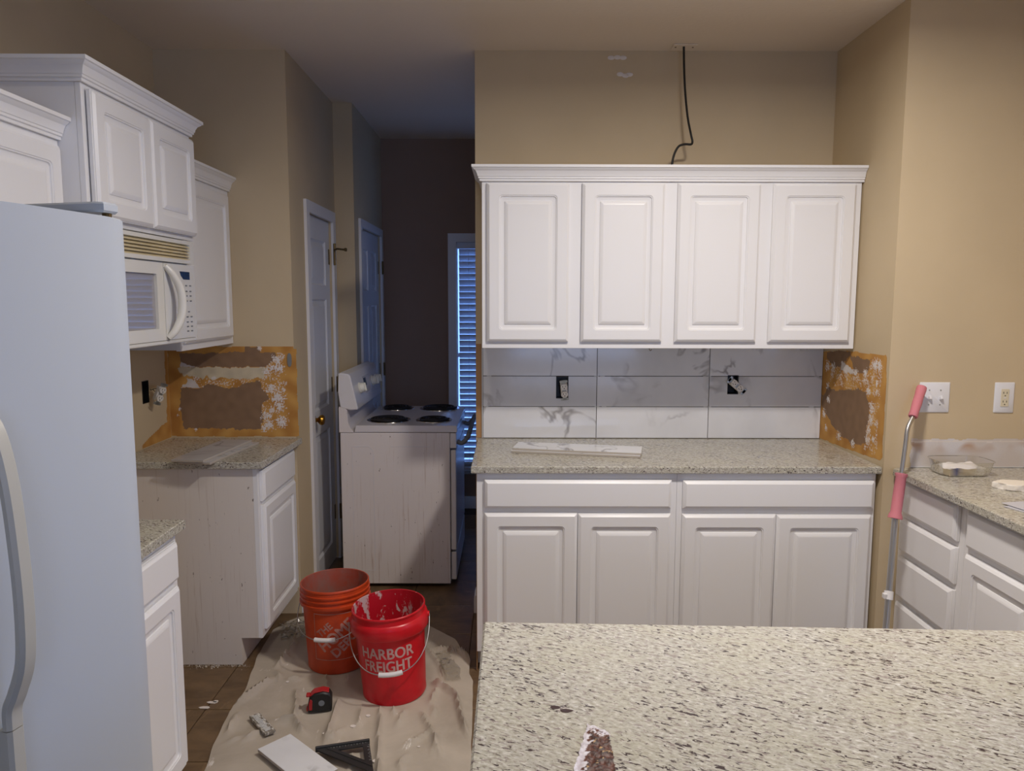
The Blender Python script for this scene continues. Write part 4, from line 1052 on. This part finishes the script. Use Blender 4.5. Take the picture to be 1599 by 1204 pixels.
# red bucket
Rr = lambda z: .1275 + (.1425 - .1275) * z / .37
po = [(.110, .006), (.116, .0), (.126, .0), (Rr(.01) + .001, .006)] + [(Rr(z), z) for z in (.02, .10, .18, .26)] + [(Rr(.28), .281), (.1535, .283), (.1565, .288), (.1560, .322), (.1520, .336), (.1455, .341), (.1440, .350), (.1440, .362), (.1475, .364), (.1478, .369), (.1455, .372), (.1435, .3722)]
pi_ = [(.119, .012), (.124, .016)] + [(Rr(z) - .003, z) for z in (.05, .15, .25, .33)] + [(.1405, .360), (.1410, .371), (.1434, .3722)]
tR = bucket('glossy red bucket with white splashes, front one of two', (-.468, 2.932, .0062), po, pi_, Rr, 'red', 'red_in', dict(ze=.318, re=.158, out=.168, drop=.160, grip=(15, 20)), math.radians(4), Matrix.Rotation(math.radians(-3.0), 4, 'Y') @ Matrix.Rotation(math.radians(2), 4, 'X'))
for txt, z, sx in (('HARBOR', .224, 1.0), ('FREIGHT', .170, .93)):
    bm = NB()
    for q, (dx, dy) in enumerate(((-.0016, 0), (.0016, 0), (0, -.0010), (0, .0010))):      # four shifted strikes make the heavy weight
        b1 = text_bm(txt, .0640, 0.0, sx=sx * .86)
        for v in b1.verts: v.co.x += dx; v.co.y += z + dy
        wrap(b1, Rr, math.radians(1), 0, .0006 + .00012 * q); me_ = bpy.data.meshes.new('strike'); b1.to_mesh(me_); b1.free(); bm.from_mesh(me_); bpy.data.meshes.remove(me_)
    o = obj('lettering', bm, M['letter'], tR, local=True, smooth=0); o['label'] = 'pale pink lettering ' + txt
# orange bucket
Ro = lambda z: .1270 + (.1430 - .1270) * z / .37
po = [(.110, .006), (.116, .0), (.125, .0), (Ro(.01) + .001, .006)] + [(Ro(z), z) for z in (.02, .10, .18, .27)] + [(Ro(.285), .288), (.1515, .290), (.1530, .294), (.1525, .304), (.1450, .306), (.1445, .318), (.1500, .320), (.1505, .326), (.1450, .328), (.1448, .338), (.1500, .340), (.1505, .346), (.1455, .348), (.1450, .362), (.1480, .364), (.1480, .370), (.1460, .3725), (.1437, .3727)]
pi_ = [(.119, .030), (.122, .034)] + [(Ro(z) - .003, z) for z in (.06, .15, .25, .33)] + [(.1408, .360), (.1413, .3715), (.1436, .3727)]
tO = bucket('dusty orange bucket with a printed square logo, behind the red one', (-.757, 3.178, .0062), po, pi_, Ro, 'orange', 'orange_in', dict(ze=.285, re=.154, out=.172, drop=.110, grip=(15, 20)), math.radians(-6), Matrix.Rotation(math.radians(-1.0), 4, 'Y'))
yw = math.radians(14)
rot40 = Matrix.Rotation(math.radians(40), 3, 'Z')
for txt, sz, off, bo in (('THE', .044, (-.020, .058), .0012), ('HOME', .068, (0, .006), .0022), ('DEPOT', .058, (.018, -.050), .0020)):
    bm = NB()
    for q, (dx, dy) in enumerate(((-bo, 0), (bo, 0), (0, -bo), (0, bo))):
        b1 = text_bm(txt, sz, 0.0, sx=.92)
        for v in b1.verts:
            p = rot40 @ Vector((v.co.x + off[0] + dx, v.co.y + off[1] + dy, 0)); v.co = Vector((p.x, p.y + .170, 0))
        for co, no in (((.094, 0, 0), (1, 0, 0)), ((-.094, 0, 0), (-1, 0, 0)), ((0, .264, 0), (0, 1, 0)), ((0, .076, 0), (0, -1, 0))):   # stays inside the printed square
            bmesh.ops.bisect_plane(b1, geom=b1.verts[:] + b1.edges[:] + b1.faces[:], plane_co=co, plane_no=no, clear_outer=True)
        wrap(b1, Ro, yw, 0, .0006 + .00012 * q); me_ = bpy.data.meshes.new('strike'); b1.to_mesh(me_); b1.free(); bm.from_mesh(me_); bpy.data.meshes.remove(me_)
    o = obj('lettering', bm, M['letter_o'], tO, local=True, smooth=0); o['label'] = 'dusty white stencil lettering ' + txt
bm = NB(); holed(bm, lambda u, v, w: Vector((u, v + .170, 0)) if w == 0 else Vector((u, v + .170, 0)), -.1, .1, -.1, .1, 1, []); bm.free()
bm = NB()
def strip(x0, x1, y0, y1, n):
    for k in range(n):
        xa, xb = lerp(x0, x1, k / n), lerp(x0, x1, (k + 1) / n); bm.faces.new([bm.verts.new(p) for p in ((xa, y0, 0), (xb, y0, 0), (xb, y1, 0), (xa, y1, 0))])
strip(-.101, .101, .066, .0685, 20); strip(-.101, .101, .2715, .274, 20); strip(-.101, -.0985, .0685, .2715, 1); strip(.0985, .101, .0685, .2715, 1)
wrap(bm, Ro, yw, 0); obj('printed_square', bm, M['letter_o'], tO, local=True, smooth=0)

# crumpled clear plastic on the cloth
def crumple(name, label, x0, y0, w, l, ang, seed, hh):
    bm = NB(); nx, ny = 16, 26; gg = []
    for j in range(ny + 1):
        row = []
        for i in range(nx + 1):
            u, v = (i / nx - .5), (j / ny - .5)
            u *= 1 + .25 * nz(v, seed, 1, 3); p = Matrix.Rotation(ang, 2) @ Vector((u * w + .012 * nz(v, seed, 2, 4), v * l))
            x, y = x0 + p.x, y0 + p.y
            row.append(bm.verts.new((x, y, cloth_h(x, y) + .005 + hh * abs(nz(x, y, seed, 26)) + .5 * hh * abs(nz(x, y, seed + 4, 60)))))
        gg.append(row)
    for j in range(ny):
        for i in range(nx): bm.faces.new((gg[j][i], gg[j][i + 1], gg[j + 1][i + 1], gg[j + 1][i]))
    setp(obj(name, bm, M['sheet'], smooth=25), label, 'plastic')
crumple('plastic_wrap', 'crumpled clear plastic on the drop cloth right of the red bucket', -.262, 3.12, .075, .26, .22, 3, .012)
crumple('plastic_wrap', 'crumpled clear plastic in the shade under the corner cabinet door', -1.04, 3.48, .12, .20, .3, 8, .030)
# tape measure
tm = thing('tape_measure', 'black and red tape measure lying on the drop cloth', 'tape measure', mtx=Matrix.Translation((-.735, 2.775, .0105)) @ Matrix.Rotation(math.radians(10), 4, 'Z'))
prof = [(-.043, .0), (.043, .0), (.045, .010), (.045, .055), (.036, .072), (.012, .079), (-.022, .074), (-.040, .058), (-.046, .030), (-.046, .006)]
bm = NB(); prism(bm, prof, -.024, .024, lambda u, v, a_: Vector((u, a_, v)), .005); obj('case', bm, M['black'], tm, local=True)
bm = NB(); prism(bm, [(-.036, .0655), (-.0345, .0635), (-.020, .0765), (.012, .0815), (.034, .0745), (.0345, .0765), (.012, .0835), (-.022, .0785)], -.018, .018, lambda u, v, a_: Vector((u, a_, v)), .0005); obj('red_top', bm, M['tapered'], tm, local=True)
bm = NB(); prism(bm, [(-.041, .012), (-.030, .012), (-.028, .050), (-.036, .056), (-.0415, .040)], -.0262, -.0235, lambda u, v, a_: Vector((u, a_, v)), .0005); obj('red_side', bm, M['tapered'], tm, local=True)
bm = NB(); lathe(bm, [(.012, 0), (.011, .0015)], 20, mtx=Matrix.Translation((.006, -.0236, .036)) @ Matrix.Rotation(PI / 2, 4, 'X'), cap1=True); obj('badge', bm, M['print'], tm, local=True)
bm = NB(); box(bm, -.052, -.045, -.010, .010, .0005, .014, .001); box(bm, -.052, -.036, -.012, .012, .058, .067, .002); obj('hook_and_lock', bm, M['tapered'], tm, local=True)

# scraps and tools in the foreground of the cloth
cs = thing('tile_scrap', 'small grey mortar-smeared tile strip left of the tape measure', 'tile', mtx=Matrix.Translation((-.922, 2.652, .016)) @ Matrix.Rotation(math.atan2(-.118, .098), 4, 'Z'))
bm = NB(); box(bm, -.077, .077, -.020, .020, 0, .010, .001); obj('scrap_body', bm, M['mortar'], cs, local=True)
for k in range(12):
    bm = NB(); box(bm, -.066 + k * .011, -.059 + k * .011, -.013, .008 + .004 * math.sin(k * 2), .0101, .0118, .0006); obj('mortar_ridge', bm, M['mark'], cs, local=True)
slab_tile('wall_tile', 'white tile offcut lying on the drop cloth beside the black triangle square', 'tile', (-.728, 2.424), math.atan2(-.179, .192), .30, .128, .020, .011)

sq = thing('speed_square', 'black triangular carpenter square lying on the drop cloth', 'square', mtx=Matrix.Translation((-.498, 2.522, .024)) @ Matrix.Rotation(math.atan2(-.048, -.177), 4, 'Z'))
# local: right angle at origin, legs along +x (to the left in view) and +y (toward the camera)
S = .186
def ring_tri(bm, outer, inner, z0, z1):
    vs = {}
    for nm, T_ in (('o', outer), ('i', inner)):
        for z in (z0, z1): vs[nm, z] = [bm.verts.new((x, y, z)) for x, y in T_]
    for k in range(3):
        l = (k + 1) % 3
        bm.faces.new((vs['o', z1][k], vs['o', z1][l], vs['i', z1][l], vs['i', z1][k])); bm.faces.new((vs['o', z0][l], vs['o', z0][k], vs['i', z0][k], vs['i', z0][l]))
        bm.faces.new((vs['o', z0][k], vs['o', z0][l], vs['o', z1][l], vs['o', z1][k])); bm.faces.new((vs['i', z0][l], vs['i', z0][k], vs['i', z1][k], vs['i', z1][l]))
bm = NB(); ring_tri(bm, [(0, 0), (S, 0), (0, S)], [(.024, .022), (.110, .022), (.024, .106)], .004, .009); obj('blade', bm, M['square'], sq, local=True, smooth=0)
bm = NB(); prism(bm, [(.0030, .150), (.0030, .142), (.142, .0050), (.150, .0050)], .0091, .0110, lambda u, v, a_: Vector((u, v, a_))); obj('cross_bar', bm, M['square'], sq, local=True, smooth=0)
bm = NB(); box(bm, -.002, S, -.009, -.0002, -.004, .016, .0015); obj('fence', bm, M['square'], sq, local=True)
bm = NB()
for k in range(14): box(bm, .012 + k * .010, .0128 + k * .010, .0015, .0055 + .004 * (k % 2), .0091, .0094)
for k in range(10): box(bm, .0015, .0055 + .004 * (k % 2), .020 + k * .010, .0208 + k * .010, .0091, .0094)
obj('scale_marks', bm, M['mark'], sq, local=True, smooth=0)

# plaster flakes on the cloth
for k, (x, y) in enumerate([(-.541, 2.73), (-.585, 2.658), (-.677, 2.595), (-.402, 2.955), (-.926, 2.985), (-.322, 2.53), (-.463, 2.435)]):
    bm = NB(); r_ = (.011, .013, .006, .006, .009, .006, .009)[k]
    q0 = k * 1.3; pl = [(x + r_ * (.6 + .5 * random.random()) * math.cos(q0 + a_), y + r_ * (.6 + .5 * random.random()) * math.sin(q0 + a_)) for a_ in (0, .9, 1.9, 2.8, 3.9, 5.1)]
    zt = cloth_h(x, y) + .0012; prism(bm, pl, zt, zt + .002, lambda u, v, a_: Vector((u, v, a_)))
    setp(obj('plaster_flake', bm, M['plaster']), ('white plaster flake between the tape measure and the red bucket', 'largest white plaster flake on the cloth in front of the red bucket', 'tiny white flake beside the white tile offcut corner',
         'white flake half hidden beside the red bucket', 'white paint flake on the cloth between orange bucket and grey strip', 'white flake on the cloth nearest the island side', 'white flake right of the black triangle square')[k], 'flake', 'plaster flakes on the drop cloth')
# crumbs along the foot of the stained cabinet side and under its toe kick
bm = NB()
for k in range(150):
    x = random.gauss(-1.275, .075); y = 3.160 - abs(random.gauss(0, .014)) - .012; r_ = random.uniform(.0015, .0055)
    if not (-1.5 < x < -1.13): continue
    vs = [bm.verts.new((x + random.uniform(-r_, r_), y + random.uniform(-r_, r_), r_ * zz)) for zz in (.05, .1, .15, 1.6)]
    for f in ((0, 1, 3), (1, 2, 3), (2, 0, 3), (0, 2, 1)): bm.faces.new([vs[q] for q in f])
setp(obj('plaster_crumbs', bm, M['rubble'], smooth=0), 'plaster crumbs heaped at the foot of the stained cabinet side', 'debris', kind='stuff')
for k, (x, y) in enumerate(((-1.184, 2.838), (-1.196, 2.800), (-1.172, 2.845), (-1.165, 2.455))):
    bm = NB(); pl = [(x + (.024, .026, .012, .012)[k] * math.cos(a_) * (.7 + .4 * random.random()), y + .009 * math.sin(a_)) for a_ in (0, 1, 2, 3, 4, 5.2)]
    prism(bm, pl, .0008, .003, lambda u, v, a_: Vector((u, v, a_))); setp(obj('paint_flake', bm, M['plaster']), ('long pale flake on the brown tile beside the cloth edge', 'longest pale flake on the brown tile, in front of another', 'short pale flake touching a longer one on the brown tile', 'pale flake on the brown tile by the narrow cabinet door')[k], 'flake', 'flakes on the brown tile')
